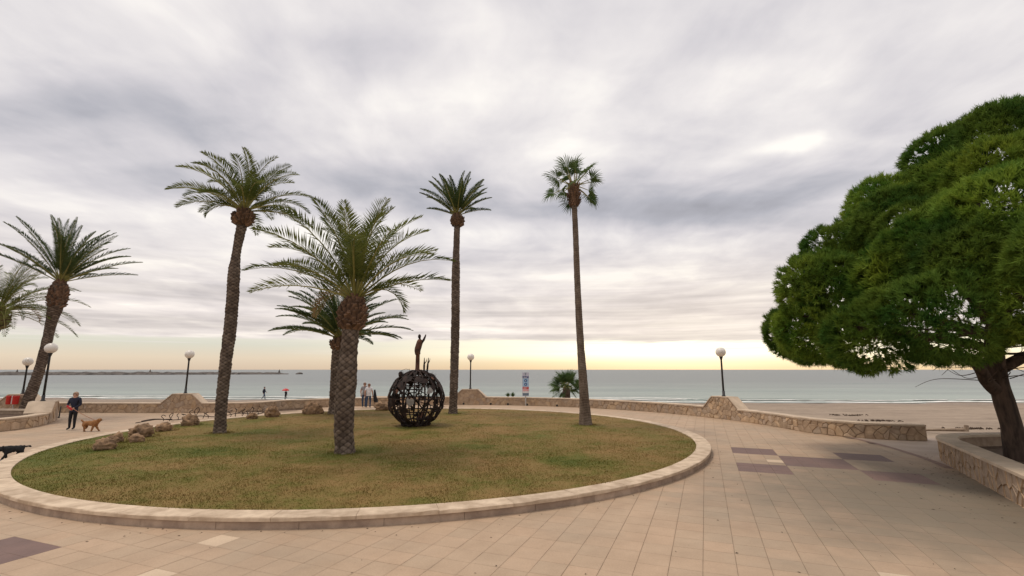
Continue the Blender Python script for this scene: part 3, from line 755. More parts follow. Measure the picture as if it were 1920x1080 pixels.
for px_, in [(s_of(-3.7, 38,),), (s_of(-1.6, 37.8),), (s_of(-0.3, 37.5),), (s_of(1.2, 37.2),), (s_of(3.4, 36.3),)]:
    q, nn = w_at(px_); b = MB()
    b.tube([(q.x + nn.x * (-.02), q.y + nn.y * (-.02), 0.09), (q.x + nn.x * 0.10, q.y + nn.y * 0.10, 0.08)], 0.075, 10); b.build('drain_pipe', M['black'], sea_wall)

# ---- right planter (holds the pine)
RP = [(26, 4.0), (20, 4.1), (15, 4.2), (10.4, 4.6), (9.1, 5.3), (8.5, 6.4), (8.6, 7.4), (9.3, 8.8), (10.0, 10.05), (11.1, 12.05), (12.1, 13.9), (12.5, 14.65), (12.95, 15.25), (13.6, 15.72), (14.6, 16.0), (17, 16.25), (20, 16.5), (26, 16.9)]
rp = [(p.x, p.y) for p in catmull([(x, y, 0) for x, y in RP], 6)]
# path direction: near -> far -> right; plaza is on the left-hand side, so normals are flipped
r_at0, r_L, _ = path_eval(rp)
def r_at(s):
    p, n_ = r_at0(s); return p, -n_
planter = empty('stone_planter', (14, 13, 0)); tag(planter, 'pine tree planter of tan rubble stone with rounded corner and flat coping', 'planter')
planter.location = (0, 0, 0)
PH = 0.66
sweep_profile(r_at, 0, r_L, [(0, -0.3), (0, PH - 0.07), (-0.40, PH - 0.07), (-0.40, -0.3)], 'wall_core', M['mortar'], planter)
rs0 = min(((r_at(k * .05)[0] - Vector((8.6, 7.4))).length, k * .05) for k in range(int(r_L / .05)))[1]
stones(planter, r_at, rs0, rs0 + 13.2, lambda s: PH - 0.075, 0.0, 0.30, 0.95, 12, 'stone_warm', 230, -1)
nseg = 24
for k in range(nseg):
    sweep_profile(r_at, r_L * k / nseg + .002, r_L * (k + 1) / nseg - .002, [(0.05, PH - 0.07), (0.05, PH - 0.008), (0.04, PH), (-0.44, PH), (-0.45, PH - 0.07)], 'coping', M['coping'], planter, 0.2, jit=0.006)
b = MB(); n = len(rp)
poly = [r_at(r_L * k / 90)[0] - r_at(r_L * k / 90)[1] * 0.38 for k in range(91)]
V = [(p.x, p.y, 0.30) for p in poly]
b.add(V, [tuple(range(len(V)))]); b.build('soil', M['soil'], planter)

# ---- left planter
LP = [(-44, 14.2), (-38, 14.3), (-32, 14.5), (-29.2, 14.9), (-27, 15.8), (-24.8, 17.6), (-23.2, 19.4), (-22.3, 21.2), (-22.15, 22.6), (-22.6, 24.0), (-23.3, 25.2), (-23.9, 26.0), (-24.8, 26.6), (-26.5, 27.0), (-32, 27.2), (-38, 27.2), (-44, 27.2)]
lp = [(p.x, p.y) for p in catmull([(x, y, 0) for x, y in LP], 6)]
l_at0, l_L, _ = path_eval(lp)
def l_s(x, y): return min((((l_at0(k * 0.05)[0].x - x) ** 2 + (l_at0(k * 0.05)[0].y - y) ** 2), k * 0.05) for k in range(int(l_L / 0.05)))[1]
lplanter = empty('stone_planter', (0, 0, 0)); tag(lplanter, 'palm bed at the far left walled in rubble stone with a raised lamp block', 'planter')
LH = 0.55; lps = l_s(-23.65, 25.6)
# this path also has the plaza on its right-hand side
l_at = l_at0
sweep_profile(l_at, 0, l_L, [(0, -0.3), (0, LH - 0.07), (-0.40, LH - 0.07), (-0.40, -0.3)], 'wall_core', M['mortar'], lplanter)
def lped(s):
    d = abs(s - lps); return max(LH - 0.075, min(1.0, 1.0 - (d - 0.42) * 0.62)) if d < 1.2 else LH - 0.075
stones(lplanter, l_at, 19.0, l_L - 15.0, lped, 0.0, 0.42, 0.70, 21, 'stone', 120)
a_, b_ = lps - 1.2, lps + 1.2
for a, b in ((0, a_), (b_, l_L)):
    nseg = max(1, round((b - a) / 1.5))
    for k in range(nseg):
        sweep_profile(l_at, a + (b - a) * k / nseg + .002, a + (b - a) * (k + 1) / nseg - .002, [(0.05, LH - 0.07), (0.05, LH - 0.008), (0.04, LH), (-0.44, LH), (-0.45, LH - 0.07)], 'coping', M['coping'], lplanter, 0.25, jit=0.006)
q, nn = l_at(lps); tx = Vector((-nn.y, nn.x))
def prism_uv(prof, offs, name, m, parent):
    V = []
    for off in offs:
        for u, z in prof: V.append((q.x + tx.x * u + nn.x * off, q.y + tx.y * u + nn.y * off, z))
    k = len(prof); b = MB(); b.add(V, [tuple(range(k)), tuple(range(2 * k - 1, k - 1, -1))] + [(i, i + k, (i + 1) % k + k, (i + 1) % k) for i in range(k)]); return b.build(name, m, parent)
prism_uv([(-1.22, -0.3), (1.22, -0.3), (1.22, LH - .04), (0.5, 1.0), (-0.5, 1.0), (-1.22, LH - .04)], (0.012, -0.9), 'lamp_pedestal', M['mortar'], lplanter)
for (u0, z0), (u1, z1) in zip([(-1.26, LH - .045), (-.52, 1.0), (.52, 1.0)], [(-.52, 1.0), (.52, 1.0), (1.26, LH - .045)]):
    prism_uv([(u0, z0 + .003), (u1, z1 + .003), (u1, z1 + .065), (u0, z0 + .065)], (0.05, -0.95), 'pedestal_coping', M['coping'], lplanter)
b = MB(); poly = [l_at(l_L * k / 40)[0] - l_at(l_L * k / 40)[1] * 0.38 for k in range(41)]
V = [(p.x, p.y, 0.30) for p in poly] + [(-44, 27.2, 0.30), (-44, 14.6, 0.30)]
b.add(V, [tuple(range(len(V)))]); b.build('soil', M['soil'], lplanter)

# ---- breakwater far out on the left
bw = MB(); A = Vector((-640, 250)); B = Vector((-196, 430)); Lb = (B - A).length; dv = (B - A).normalized(); nv = Vector((dv.y, -dv.x))
rs = random.Random(5); n = 150
V = []; prof = [(6.5, -0.6), (4.0, 0.45), (1.6, 0.9), (0, 1.0), (-2, .85), (-6, -0.6)]
for k in range(n + 1):
    t = k / n; p = A + dv * Lb * t; H_ = (2.9 - 1.0 * t) * min(1, (1 - t) * 30 + 0.25)
    for o_, h in prof:
        V.append((p.x + nv.x * o_ + rs.uniform(-.8, .8), p.y + nv.y * o_ + rs.uniform(-.8, .8), SEA_Z + H_ * h + (rs.uniform(-.5, .4) if h > 0 else 0)))
bw.add(V, [(k * 6 + i, (k + 1) * 6 + i, (k + 1) * 6 + i + 1, k * 6 + i + 1) for k in range(n) for i in range(5)] + [tuple(n * 6 + i for i in range(6))])
bwo = empty('breakwater', (0, 0, 0)); tag(bwo, 'long thin dark rock breakwater far out on the sea at left', 'breakwater')
bw.build('rock_mound', M['brk'], bwo)
for t in (0.62, 0.79, 0.985):
    p = A + dv * Lb * t; b = MB(); b.lathe([(0.9, 0), (0.8, 1.4), (0.5, 1.6), (0.25, 2.8), (0.1, 3.0)], 8, (p.x, p.y, SEA_Z + 1.2)); b.build('beacon', M['brk'], bwo)
tip = B + dv * 9; b = MB(); b.ell((tip.x, tip.y, SEA_Z), (3.2, 2.6, 1.7), 12, 7, 0, .15); tag(b.build('sea_rock', M['brk']), 'small dark rock in the sea just off the breakwater tip', 'rock')

# ================================================================== LAMPS
def lamp(x, y, z0, z1, label, lean=0.0):
    o = empty('street_lamp', (x, y, z0)); tag(o, label, 'lamp', 'globe lamps along the promenade')
    h = z1 - z0
    b = MB(); b.lathe([(0.11, 0), (0.11, 0.03), (0.075, 0.05), (0.07, 0.3)], 14); b.build('base', M['black'], o, True)
    b = MB(); b.lathe([(0.055, 0.3), (0.047, h - 0.42), (0.047, h - 0.4)], 12); b.build('pole', M['black'], o, True)
    b = MB(); b.lathe([(0.056, h - 0.42), (0.075, h - 0.34), (0.10, h - 0.27), (0.10, h - 0.25), (0.05, h - 0.24)], 16); b.build('collar', M['black'], o, True)
    b = MB(); b.ell((0, 0, h), (0.275, 0.275, 0.265), 28, 18); b.build('globe', M['globe'], o, True)
    o.rotation_euler = (0, lean, 0); return o
for i, lab in ((0, 'white globe lamp on black pole, left of the tall leaning palm trunk on the lawn'), (1, 'white globe lamp just right of the straight dark palm trunk at centre'), (2, 'white globe lamp on the wall block right of the fan palm, nearest the pine')):
    q, nn = w_at(PED[i]); lamp(q.x - nn.x * 0.28, q.y - nn.y * 0.28, PEDH[i], 3.62, lab)
q, nn = w_at(PED[3]); lamp(q.x - nn.x * 0.28, q.y - nn.y * 0.28, PEDH[3], 3.16, 'small white globe lamp at far left above the red bins')
q, nn = l_at(lps); lamp(q.x - nn.x * 0.5, q.y - nn.y * 0.5, 1.065, 3.75, 'large white globe lamp in front of the leaning palm at left')

# ================================================================== PALMS
def trunk_mesh(path, rad, kind, seed, n_around=7, row=0.092):
    """path: [(x,y,z)], rad: [(t, r)] along; local coordinates relative to path[0]"""
    P = catmull(path, 24); L = [0]
    for a, b in zip(P, P[1:]): L.append(L[-1] + (b - a).length)
    tot = L[-1]; NR = int(tot / 0.022); NS = 76
    ts, rs_ = zip(*rad); V = []; sc = []
    base = Vector(path[0])
    ss = np.linspace(0, tot, NR + 1)
    k = 0
    th = np.arange(NS) * 2 * math.pi / NS
    for s in ss:
        while k < len(L) - 2 and s > L[k + 1]: k += 1
        t = (s - L[k]) / max(L[k + 1] - L[k], 1e-6); p = P[k].lerp(P[k + 1], t)
        r = float(np.interp(s / tot, ts, rs_))
        if kind == 'date':
            v = s / row; rowi = math.floor(v)
            disp = np.full(NS, -1.0); fac = np.zeros(NS)
            for ri in (rowi - 1, rowi, rowi + 1):
                vc = (v - (ri + 0.5)) / 0.86                       # lens shaped leaf scars, staggered row by row
                uo = th / (2 * math.pi) * n_around + (0.5 if ri % 2 else 0.0)
                ci = np.floor(uo).astype(int) % n_around; hs = np.array([((c_ * 73856093) ^ (ri * 19349663) ^ (seed * 83492791)) % 997 / 997.0 for c_ in ci])
                uc = ((uo - np.floor(uo)) * 2 - 1) / 0.97
                rr_ = np.abs(uc) ** 1.25 + np.abs(vc + 0.10 * (hs - .5)) ** 1.25
                prof = np.clip(1 - rr_, 0, 1) ** 0.6 * (0.70 + 0.30 * vc) * (.55 + .8 * hs)
                disp = np.maximum(disp, np.where(rr_ < 1, prof, -0.25)); fac = np.maximum(fac, np.clip((1 - rr_) * 2.4, 0, 1) * (.35 + .65 * hs))
            d = 0.034 * disp + 0.035 * (vnoise(th * 2.5 + seed * 7, np.full(NS, s * 6.0), seed) - 0.5)
        else:
            g = (s * 9 + 0.25 * np.sin(th * 2 + s)) % 1.0
            d = 0.010 * np.abs(g - 0.5) * 2 + 0.02 * (vnoise(th * 3 + seed, np.full(NS, s * 5.0), seed) - 0.5); fac = np.clip(g * 1.3, 0, 1)
        rrr = r + d * (r / 0.3) ** 0.5
        V.append(np.stack([p.x - base.x + rrr * np.cos(th), p.y - base.y + rrr * np.sin(th), np.full(NS, p.z - base.z)], 1)); sc.append(fac)
    V = np.concatenate(V); m = len(ss)
    i, j = np.meshgrid(np.arange(m - 1), np.arange(NS), indexing='ij'); jn = (j + 1) % NS
    F = np.stack([i * NS + j, i * NS + jn, (i + 1) * NS + jn, (i + 1) * NS + j], -1).reshape(-1, 4)
    me = np_mesh('trunk', V, F, M['trunk' if kind == 'date' else 'trunk_fan'], True)
    at_ = me.attributes.new('scar', 'FLOAT', 'POINT'); at_.data.foreach_set('value', np.concatenate(sc).astype(np.float32))
    return me
def frond_mesh(L, a0, droop, seed, nleaf=62, leaf=0.5, twist=0.0, wid=0.032, side_bend=0.0):
    """feather frond in local coordinates: grows in +X, starts at elevation a0, arches over by droop (rad)"""
    rs = random.Random(seed); n = 22
    pos = [Vector((0, 0, 0))]; ang = a0; tg = []
    for k in range(n):
        t = k / (n - 1); ang = a0 - droop * t ** 1.5
        yb = side_bend * t * t
        d = Vector((math.cos(ang) * math.cos(yb), math.cos(ang) * math.sin(yb), math.sin(ang))); tg.append(d); pos.append(pos[-1] + d * L / n)
    tg.append(tg[-1])
    b = MB(); b.tube(pos[::3] + [pos[-1]] if len(pos[::3]) * 3 - 2 != len(pos) else pos[::3], [max(0.006, 0.034 * (1 - i / 8.2)) for i in range(len(pos[::3]) + (1 if len(pos[::3]) * 3 - 2 != len(pos) else 0))], 5, 1)
    V = []; F = []
    for k in range(nleaf):
        t = 0.16 + 0.84 * (k + rs.random() * .5) / nleaf; i = min(int(t * n), n - 1); fr = t * n - i
        p = pos[i].lerp(pos[i + 1], fr); d = tg[i]; up = Vector((-d.z * math.cos(0), 0, d.x)).normalized() if abs(d.x) + abs(d.z) > 1e-4 else Vector((0, 0, 1))
        sd_ = d.cross(up).normalized()
        ll = leaf * (math.sin(math.pi * min(1, (t * 0.86 + 0.12))) ** 0.6) * rs.uniform(.82, 1.1)
        fwd = 0.42 + 0.55 * t
        for sg in (-1, 1):
            vup = rs.uniform(.18, .6)
            v = (sd_ * sg * math.cos(fwd) + d * math.sin(fwd) + up * vup).normalized()
            tip = p + v * ll + Vector((0, 0, -0.10 * ll - 0.05 * ll * rs.random())); mid = p + v * ll * 0.45
            wv2 = (v.cross(up)).normalized() if k % 2 else (v.cross(sd_ + up * .3)).normalized(); wv2 = (wv2 * .7 + d * .5).normalized() * wid
            q = len(V); V += [p, mid + wv2 * .5, tip, mid - wv2 * .5]; F.append((q, q + 1, q + 2, q + 3))
    b.add(V, F, 0)
    me = bpy.data.meshes.new('frond'); me.from_pydata(b.v, [], b.f)
    return me, b.mi
def add_frond(parent, origin, az_, me_mi, m, roll=0.0):
    me, mi = me_mi; me.materials.append(m); me.materials.append(M['petiole']); me.polygons.foreach_set('material_index', mi); me.update()
    o = bpy.data.objects.new('frond', me); o.location = origin; o.rotation_euler = (roll, 0, az_); return link(o, parent)
def stub_mesh(L=0.26, w_=0.13, t=0.05):
    b = MB()
    V = [(-0.05, -w_ / 2, -t), (-0.05, w_ / 2, -t), (-0.05, w_ / 2, t * .6), (-0.05, -w_ / 2, t * .6), (L, -w_ * .3, t * .3), (L, w_ * .3, t * .3), (L * .92, w_ * .3, t * 1.25), (L * .92, -w_ * .3, t * 1.25)]
    b.add(V, [(0, 1, 2, 3)[::-1], (4, 5, 6, 7), (0, 1, 5, 4)[::-1], (1, 2, 6, 5)[::-1], (2, 3, 7, 6)[::-1], (3, 0, 4, 7)[::-1]])
    me = bpy.data.meshes.new('frond_stub'); me.from_pydata(b.v, [], b.f); return me
def date_palm(path, rad, label, crown_r, L, nf, seed, el_lo=-8, el_hi=84, leaf=0.5, fm='frond', boot=(0.45, 0.8), droop=(0.5, 1.15), wind=(0, 0), stubs=90, group='date palms', nleaf=62, stubm='stub', wid=0.032, azbias=None, pw=0.9, hang=()):
    rs = random.Random(seed)
    base = Vector(path[0]); o = empty('date_palm', base); tag(o, label, 'palm tree', group)
    link(bpy.data.objects.new('trunk', trunk_mesh(path, rad, 'date', seed, 7 if rad[0][1] > .3 else 6, .092 if rad[0][1] > .3 else .07)), o)
    top = Vector(path[-1]) - base; pre = Vector(path[-2]) - base; axis = (top - pre).normalized()
    bw_, bh = boot
    # bulb of cut frond bases below the crown
    sme = stub_mesh(bw_ * 0.42, bw_ * 0.40, bw_ * 0.12); sme.materials.append(M[stubm])
    core = MB(); core.lathe([(crown_r * .75, -bh * 1.02), (bw_ * .72, -bh * .75), (bw_ * .80, -bh * .4), (bw_ * .62, -bh * .05), (bw_ * .30, bh * .25), (0.03, bh * .45)], 20, (top.x, top.y, top.z))
    core.build('crown_base', M['stub_dark'], o, True)
    for k in range(stubs):
        t = (k + .5) / stubs; a = k * 2.39996 + rs.uniform(-.15, .15); z = -bh * (1.0 - 1.12 * t)
        rr_ = bw_ * (0.60 + 0.22 * math.sin(math.pi * min(1, t * 1.05))) * (1 - 0.42 * max(0, t - .6) / .4)
        s_ = bpy.data.objects.new('frond_stub', sme); s_.location = (top.x + axis.x * z + rr_ * math.cos(a), top.y + axis.y * z + rr_ * math.sin(a), top.z + z)
        s_.rotation_euler = (rs.uniform(-.15, .15), -R(20 + 55 * t) + rs.uniform(-.2, .2), a); q_ = rs.uniform(.8, 1.2); s_.scale = (q_, q_, q_); link(s_, o)
    org0 = top + axis * bh * 0.12
    for k in range(nf):
        t = (k + .5) / nf; a = k * 2.39996 + rs.uniform(-.25, .25)
        e = R(el_hi + (el_lo - el_hi) * t ** pw + rs.uniform(-6, 6))
        if azbias: e += azbias(a)
        dr = droop[0] + (droop[1] - droop[0]) * math.sin(math.pi * (0.15 + 0.7 * t)) + rs.uniform(-.14, .14)
        ln = L * (0.80 + 0.25 * math.sin(math.pi * (0.2 + .6 * t))) * rs.uniform(.9, 1.08)
        # wind turns the frond sideways
        wx_, wy_ = wind; va = Vector((math.cos(a) * math.cos(e) + wx_, math.sin(a) * math.cos(e) + wy_)); a2 = math.atan2(va.y, va.x) if (wx_ or wy_) else a
        sb = rs.uniform(-.18, .18)
        rr_ = bw_ * 0.32 * min(1, .25 + t)
        org = org0 + Vector((math.cos(a) * rr_, math.sin(a) * rr_, bh * 0.16 * (1 - t)))
        add_frond(o, org, a2, frond_mesh(ln, e, dr, seed * 100 + k, nleaf, leaf, 0, wid, sb), M[fm], rs.uniform(-.25, .25))
    for hk, ha in enumerate(hang):     # tired fronds hanging over the trunk
        add_frond(o, org0 + Vector((math.cos(ha) * bw_ * .3, math.sin(ha) * bw_ * .3, 0)), ha, frond_mesh(L * .62, R(28), 2.0, seed * 7 + hk, 46, leaf * .7, 0, wid), M['dry'] if hk else M[fm], .2)
    return o
# front palm on the lawn
date_palm([(-4.96, 14.97, 0.16), (-5.04, 14.97, 1.12), (-5.04, 14.97, 1.9), (-5.03, 14.97, 2.7), (-5.0, 14.97, 3.51), (-4.95, 14.97, 4.35), (-4.92, 14.97, 4.75)],
          [(0, .31), (.06, .265), (.3, .275), (.5, .285), (.62, .25), (.75, .235), (1, .24)], 'broad palm at the front of the lawn with diamond patterned trunk',
          .24, 3.3, 31, 37, el_lo=20, el_hi=88, leaf=0.68, boot=(0.42, 0.85), droop=(0.3, 1.0), stubs=170, nleaf=66, wid=0.038, hang=(-.35, 2.6), pw=1.15)
# tall palm left on the lawn
date_palm([(-11.44, 19.61, 0.16), (-11.48, 19.61, 1.26), (-11.48, 19.61, 2.71), (-11.43, 19.61, 4.64), (-11.49, 19.61, 6.86), (-11.43, 19.61, 7.95), (-11.33, 19.61, 8.85), (-11.30, 19.61, 9.2)],
          [(0, .24), (.06, .195), (.3, .21), (.5, .225), (.72, .215), (.80, .15), (.88, .175), (1, .21)], 'tall palm on the left of the lawn with pinched upper trunk and reddish bulb',
          .24, 2.65, 30, 32, el_lo=6, el_hi=86, leaf=0.58, nleaf=66, wid=.036, hang=(3.4,), boot=(0.42, 0.55), droop=(0.5, 1.15), stubs=84, pw=1.1)
# low palm behind the front one
date_palm([(-10.0, 27.94, 0.16), (-9.97, 27.94, 1.25), (-9.95, 27.94, 2.44), (-9.9, 27.94, 3.7), (-9.85, 27.94, 4.35)],
          [(0, .34), (.1, .29), (.5, .33), (.8, .38), (1, .38)], 'shorter palm standing behind the front palm trunk',
          .36, 3.75, 54, 33, el_lo=12, el_hi=86, leaf=0.48, nleaf=84, wid=.05, boot=(0.55, 0.6), droop=(0.3, 0.75), fm='frond_cool', stubs=60)
# straight palm at centre
date_palm([(-3.32, 27.94, 0.16), (-3.28, 27.94, 2.74), (-3.28, 27.94, 5.48), (-3.31, 27.94, 8.64), (-3.29, 27.94, 11.25), (-3.3, 27.94, 11.75)],
          [(0, .26), (.05, .215), (.45, .235), (.72, .225), (.80, .18), (.95, .17), (1, .2)], 'tall straight dark palm behind the iron globe with small upright crown',
          .2, 2.45, 32, 34, el_lo=26, el_hi=88, leaf=0.36, nleaf=80, wid=.045, boot=(0.40, 0.62), droop=(0.1, 0.5), fm='frond_cool', stubs=70, stubm='stub_dark')
# leaning palm in the left planter, blown to the right
date_palm([(-27.0, 27.5, 0.25), (-26.48, 27.5, 2.74), (-26.26, 27.5, 5.14), (-26.13, 27.5, 6.5), (-26.07, 27.5, 7.5)],
          [(0, .27), (.3, .235), (.6, .22), (.72, .26), (.88, .38), (1, .32)], 'leaning palm in the left stone bed with wind swept fronds',
          .24, 3.6, 36, 35, el_lo=24, el_hi=88, leaf=0.42, nleaf=80, wid=.045, boot=(0.47, 1.35), droop=(0.1, 0.6), wind=(0.32, 0), fm='frond_cool', stubs=110, group='date palms')
date_palm([(-30.4, 28.0, 0.25), (-30.2, 28, 2.74), (-30.0, 28, 4.9), (-29.9, 28, 5.9)],
          [(0, .27), (.3, .24), (.75, .26), (1, .30)], 'palm cut off by the left picture edge, only its right fronds showing',
          .34, 3.8, 42, 36, el_lo=-6, el_hi=84, leaf=0.55, boot=(0.6, 0.9), droop=(0.4, 1.1), wind=(0.25, 0), stubs=60, hang=(-.3, .2, -1.2))

def fan_mesh(rs, pet=0.9, blade=0.75, nseg=26, spread=R(118), droop=0.55):
    """petiole along +X then a pleated fan; local coordinates"""
    b = MB(); b.tube([(0, 0, 0), (pet * .5, 0, .03), (pet, 0, 0)], [0.03, 0.022, 0.014], 5, 1)
    for k in range(nseg):
        a = -spread + 2 * spread * (k + .5) / nseg + rs.uniform(-.02, .02); da = spread / nseg * 1.05
        l = blade * (0.72 + 0.28 * math.cos(a * .55)) * rs.uniform(.9, 1.08)
        def pt(r, aa, z): return (pet + r * math.cos(aa), r * math.sin(aa), z)
        lift = 0.22 * abs(math.sin(a)) * l + (0.012 if k % 2 else -.012); dz_ = -droop * rs.uniform(.4, 1.25) * l * .55
        q = [pt(0.02, a, 0), pt(l * .42, a - da, lift * .8), pt(l * .42, a + da, lift * .8 - .03), pt(l * .72, a - da * .42, lift + dz_ * .3), pt(l * .72, a + da * .42, lift + dz_ * .3), pt(l, a, lift + dz_)]
        b.add(q, [(0, 1, 2), (1, 3, 4, 2), (3, 5, 4)], 0)
    me = bpy.data.meshes.new('fan_leaf'); me.from_pydata(b.v, [], b.f); me.materials.append(M['fan']); me.materials.append(M['petiole']); me.polygons.foreach_set('material_index', b.mi)
    return me
def fan_palm(path, rad, label, nf, seed, pet, blade, skirt, el_rng, dry=0, name='fan_palm', droop=.55):
    rs = random.Random(seed); base = Vector(path[0]); o = empty(name, base); tag(o, label, 'palm tree', 'fan palms')
    link(bpy.data.objects.new('trunk', trunk_mesh(path, rad, 'fan', seed)), o)
    top = Vector(path[-1]) - base
    if skirt:
        sw, sh, ns = skirt; sme = stub_mesh(0.30, 0.10, 0.03); sme.materials.append(M['stub'])
        core = MB(); core.lathe([(.14, -sh), (sw * .8, -sh * .8), (sw * .85, -sh * .35), (sw * .4, 0.02), (.05, .25)], 16, tuple(top)); core.build('crown_base', M['stub_dark'], o, True)
        for k in range(ns):
            t = (k + .5) / ns; a = k * 2.39996; z = -sh * (1 - t)
            s_ = bpy.data.objects.new('frond_stub', sme); rr_ = sw * (.75 + .1 * math.sin(3 * t)); s_.location = (top.x + rr_ * math.cos(a), top.y + rr_ * math.sin(a), top.z + z)
            s_.rotation_euler = (rs.uniform(-.3, .3), R(-72 + rs.uniform(-14, 26)), a); link(s_, o)
    for k in range(nf):
        t = (k + .5) / nf; a = k * 2.39996 + rs.uniform(-.2, .2); e = R(el_rng[1] + (el_rng[0] - el_rng[1]) * t + rs.uniform(-7, 7))
        me = fan_mesh(rs, pet * rs.uniform(.8, 1.1), blade * rs.uniform(.88, 1.1), 26, R(rs.uniform(95, 125)), droop)
        l = bpy.data.objects.new('fan_leaf', me); l.location = top + Vector((0.08 * math.cos(a), 0.08 * math.sin(a), .05)); l.rotation_euler = (rs.uniform(-.9, .9), -e, a)
        l.rotation_mode = 'XYZ'; link(l, o)
    return o
fan_palm([(3.3, 22.38, 0.16), (3.26, 22.38, 1.53), (3.15, 22.38, 3.93), (3.08, 22.38, 6.43), (3.04, 22.38, 9.2), (3.01, 22.38, 10.5), (3.0, 22.38, 11.4)],
         [(0, .31), (.04, .25), (.1, .215), (.3, .165), (.6, .14), (1, .12)], 'tall slender fan palm on the right side of the lawn', 22, 53, 0.9, 0.74, (0.25, 0.95, 90), (-48, 86), droop=.6)
fan_palm([(4.62, 42.0, -0.55), (4.62, 42.0, 0.4), (4.64, 42.0, 1.1)], [(0, .35), (1, .30)], 'low bushy fan palm on the sand just behind the sea wall', 30, 52, 0.75, 0.95, None, (-45, 85), droop=.3)
rs = random.Random(77)
for x, lab in ((0.02, 'small spiky green plant behind the wall, left of a pair near the sign'), (0.42, 'small spiky green plant behind the wall, right of a pair near the sign')):
    o = empty('beach_plant', (x - 0.35, 40.5, -0.55)); tag(o, lab, 'plant', 'spiky plants behind the wall')
    b = MB(); b.tube([(0, 0, 0), (0.01, 0, 1.05)], [.06, .05], 7); b.build('stem', M['stub_dark'], o)
    b = MB()
    for k in range(60):
        a = k * 2.4; e = R(85 - k * 1.1); l = rs.uniform(.22, .42); d = Vector((math.cos(a) * math.cos(e), math.sin(a) * math.cos(e), math.sin(e))); s_ = Vector((-math.sin(a), math.cos(a), 0)) * .03
        p = Vector((0, 0, 1.02)); b.add([p - s_ * .5, p + s_ * .5, p + d * l * .6 + s_, p + d * l, p + d * l * .6 - s_], [(0, 1, 2, 3, 4)])
    b.build('leaves', M['fan'], o)

# ================================================================== STONE PINE
pine = empty('pine_tree', (13.25, 13.3, 0.28)); tag(pine, 'large umbrella pine with dense green crown in the right planter', 'tree')
PO = Vector((13.25, 13.3, 0.28))
tp = [(13.42, 13.3, 0.2), (13.33, 13.3, 0.55), (13.30, 13.3, 1.1), (13.22, 13.35, 1.96), (13.22, 13.4, 2.69), (13.3, 13.45, 3.29), (13.5, 13.5, 4.05)]
PC = Vector((15.0, 13.7, 3.5)); PR = Vector((6.5, 6.2, 6.3)); LX = Vector((0.30, 0, 0))
def bark_tube(b, path, rads, n=14, seed=1, jit=0.12):
    P = catmull(path, 8); rr_ = np.interp(np.linspace(0, 1, len(P)), np.linspace(0, 1, len(rads)), rads)
    k0 = len(b.v); b.tube(P, list(rr_), n)
    for i in range(len(P)):
        for k in range(n):
            v = Vector(b.v[k0 + i * n + k]); q = (float(vnoise(k * 0.9 + seed * 5, i * 0.22, seed)) - .5) * 2 * jit; b.v[k0 + i * n + k] = tuple(P[i] + (v - P[i]) * (1 + q))
tb = MB(); bark_tube(tb, [Vector(p) - PO for p in tp], [.33, .26, .23, .215, .215, .19, .15], 26, 3, .10); tb.build('trunk', M['bark'], pine, True)
# lobes of the crown
rsp = random.Random(11); lobes = []
NL = 92
for k in range(NL):
    zf = 1 - (k + .5) / NL * 1.0; a = k * 2.39996 + rsp.uniform(-.25, .25); h = max(0, 1 - abs(zf) ** 1.3) ** 0.76; r = rsp.uniform(0.9, 1.35)
    q = 1 - 0.70 * r / 6.4 + (0.06 if k % 3 == 0 else -0.055) + rsp.uniform(-.035, .035)
    c = PC + Vector((PR.x * h * math.cos(a) * q, PR.y * h * math.sin(a) * q, 0.35 + (PR.z - .35) * zf * q)); lobes.append((c, r))
for k in range(17):       # skirt of lobes at the rim
    a = k * 2 * math.pi / 17 + rsp.uniform(-.15, .15); r = rsp.uniform(.75, 1.1); lobes.append((PC + Vector((5.6 * math.cos(a), 5.2 * math.sin(a), 0.15 + rsp.uniform(-.3, .3))), r))
lobes += [(Vector((9.4, 12.6, 3.5)), .95), (Vector((10.4, 11.6, 3.75)), .9), (Vector((9.9, 13.8, 3.6)), .9)]
n_outer = len(lobes)
for k in range(26):       # dark inner floor of the crown
    a = k * 2.4; h = math.sqrt((k + .5) / 26) * .66; lobes.append((PC + Vector((PR.x * h * math.cos(a), PR.y * h * math.sin(a), 1.75 - .2 * h)), 0.95))
for k in range(34):       # inner fill
    zf = (k + .5) / 34 * .95; a = k * 2.4; h = max(0, 1 - zf ** 1.3) ** .76 * .70; lobes.append((PC + Vector((PR.x * h * math.cos(a), PR.y * h * math.sin(a), 0.9 + PR.z * zf * .72)), 1.15))
lc = np.array([tuple(c) for c, r in lobes]); lr = np.array([r for c, r in lobes])
crown = MB(); 
# limbs
tips = []
def limb(path, rads, name='branch', m='bark', seed=1, n=9):
    b = MB(); bark_tube(b, [Vector(p) - PO + LX for p in path], rads, n, seed, .14); return b.build(name, M[m], pine, True)
limb([(12.9, 13.4, 2.05), (12.45, 13.2, 2.30), (12.15, 13.05, 2.68), (11.7, 12.9, 2.95), (11.2, 12.8, 3.05), (10.3, 12.7, 3.3), (9.2, 12.6, 3.9)], [.17, .15, .13, .115, .09, .07, .03], seed=2)
limb([(12.15, 13.05, 2.66), (12.0, 13.0, 2.95), (11.85, 13.1, 3.05)], [.11, .09, .05], seed=3)
limb([(12.9, 13.5, 2.6), (12.4, 13.5, 2.95), (11.9, 13.4, 3.0), (11.0, 13.6, 3.35), (9.5, 14.2, 4.0)], [.14, .12, .10, .08, .03], seed=4)
limb([(13.2, 13.5, 2.7), (13.7, 13.3, 3.0), (14.4, 13.0, 3.2), (16, 12.5, 4)], [.15, .13, .11, .05], seed=5)
limb([(13.0, 13.4, 2.9), (12.3, 12.6, 3.3), (11.2, 11.4, 3.6), (10.0, 10.2, 4.2)], [.16, .13, .10, .04], seed=6)
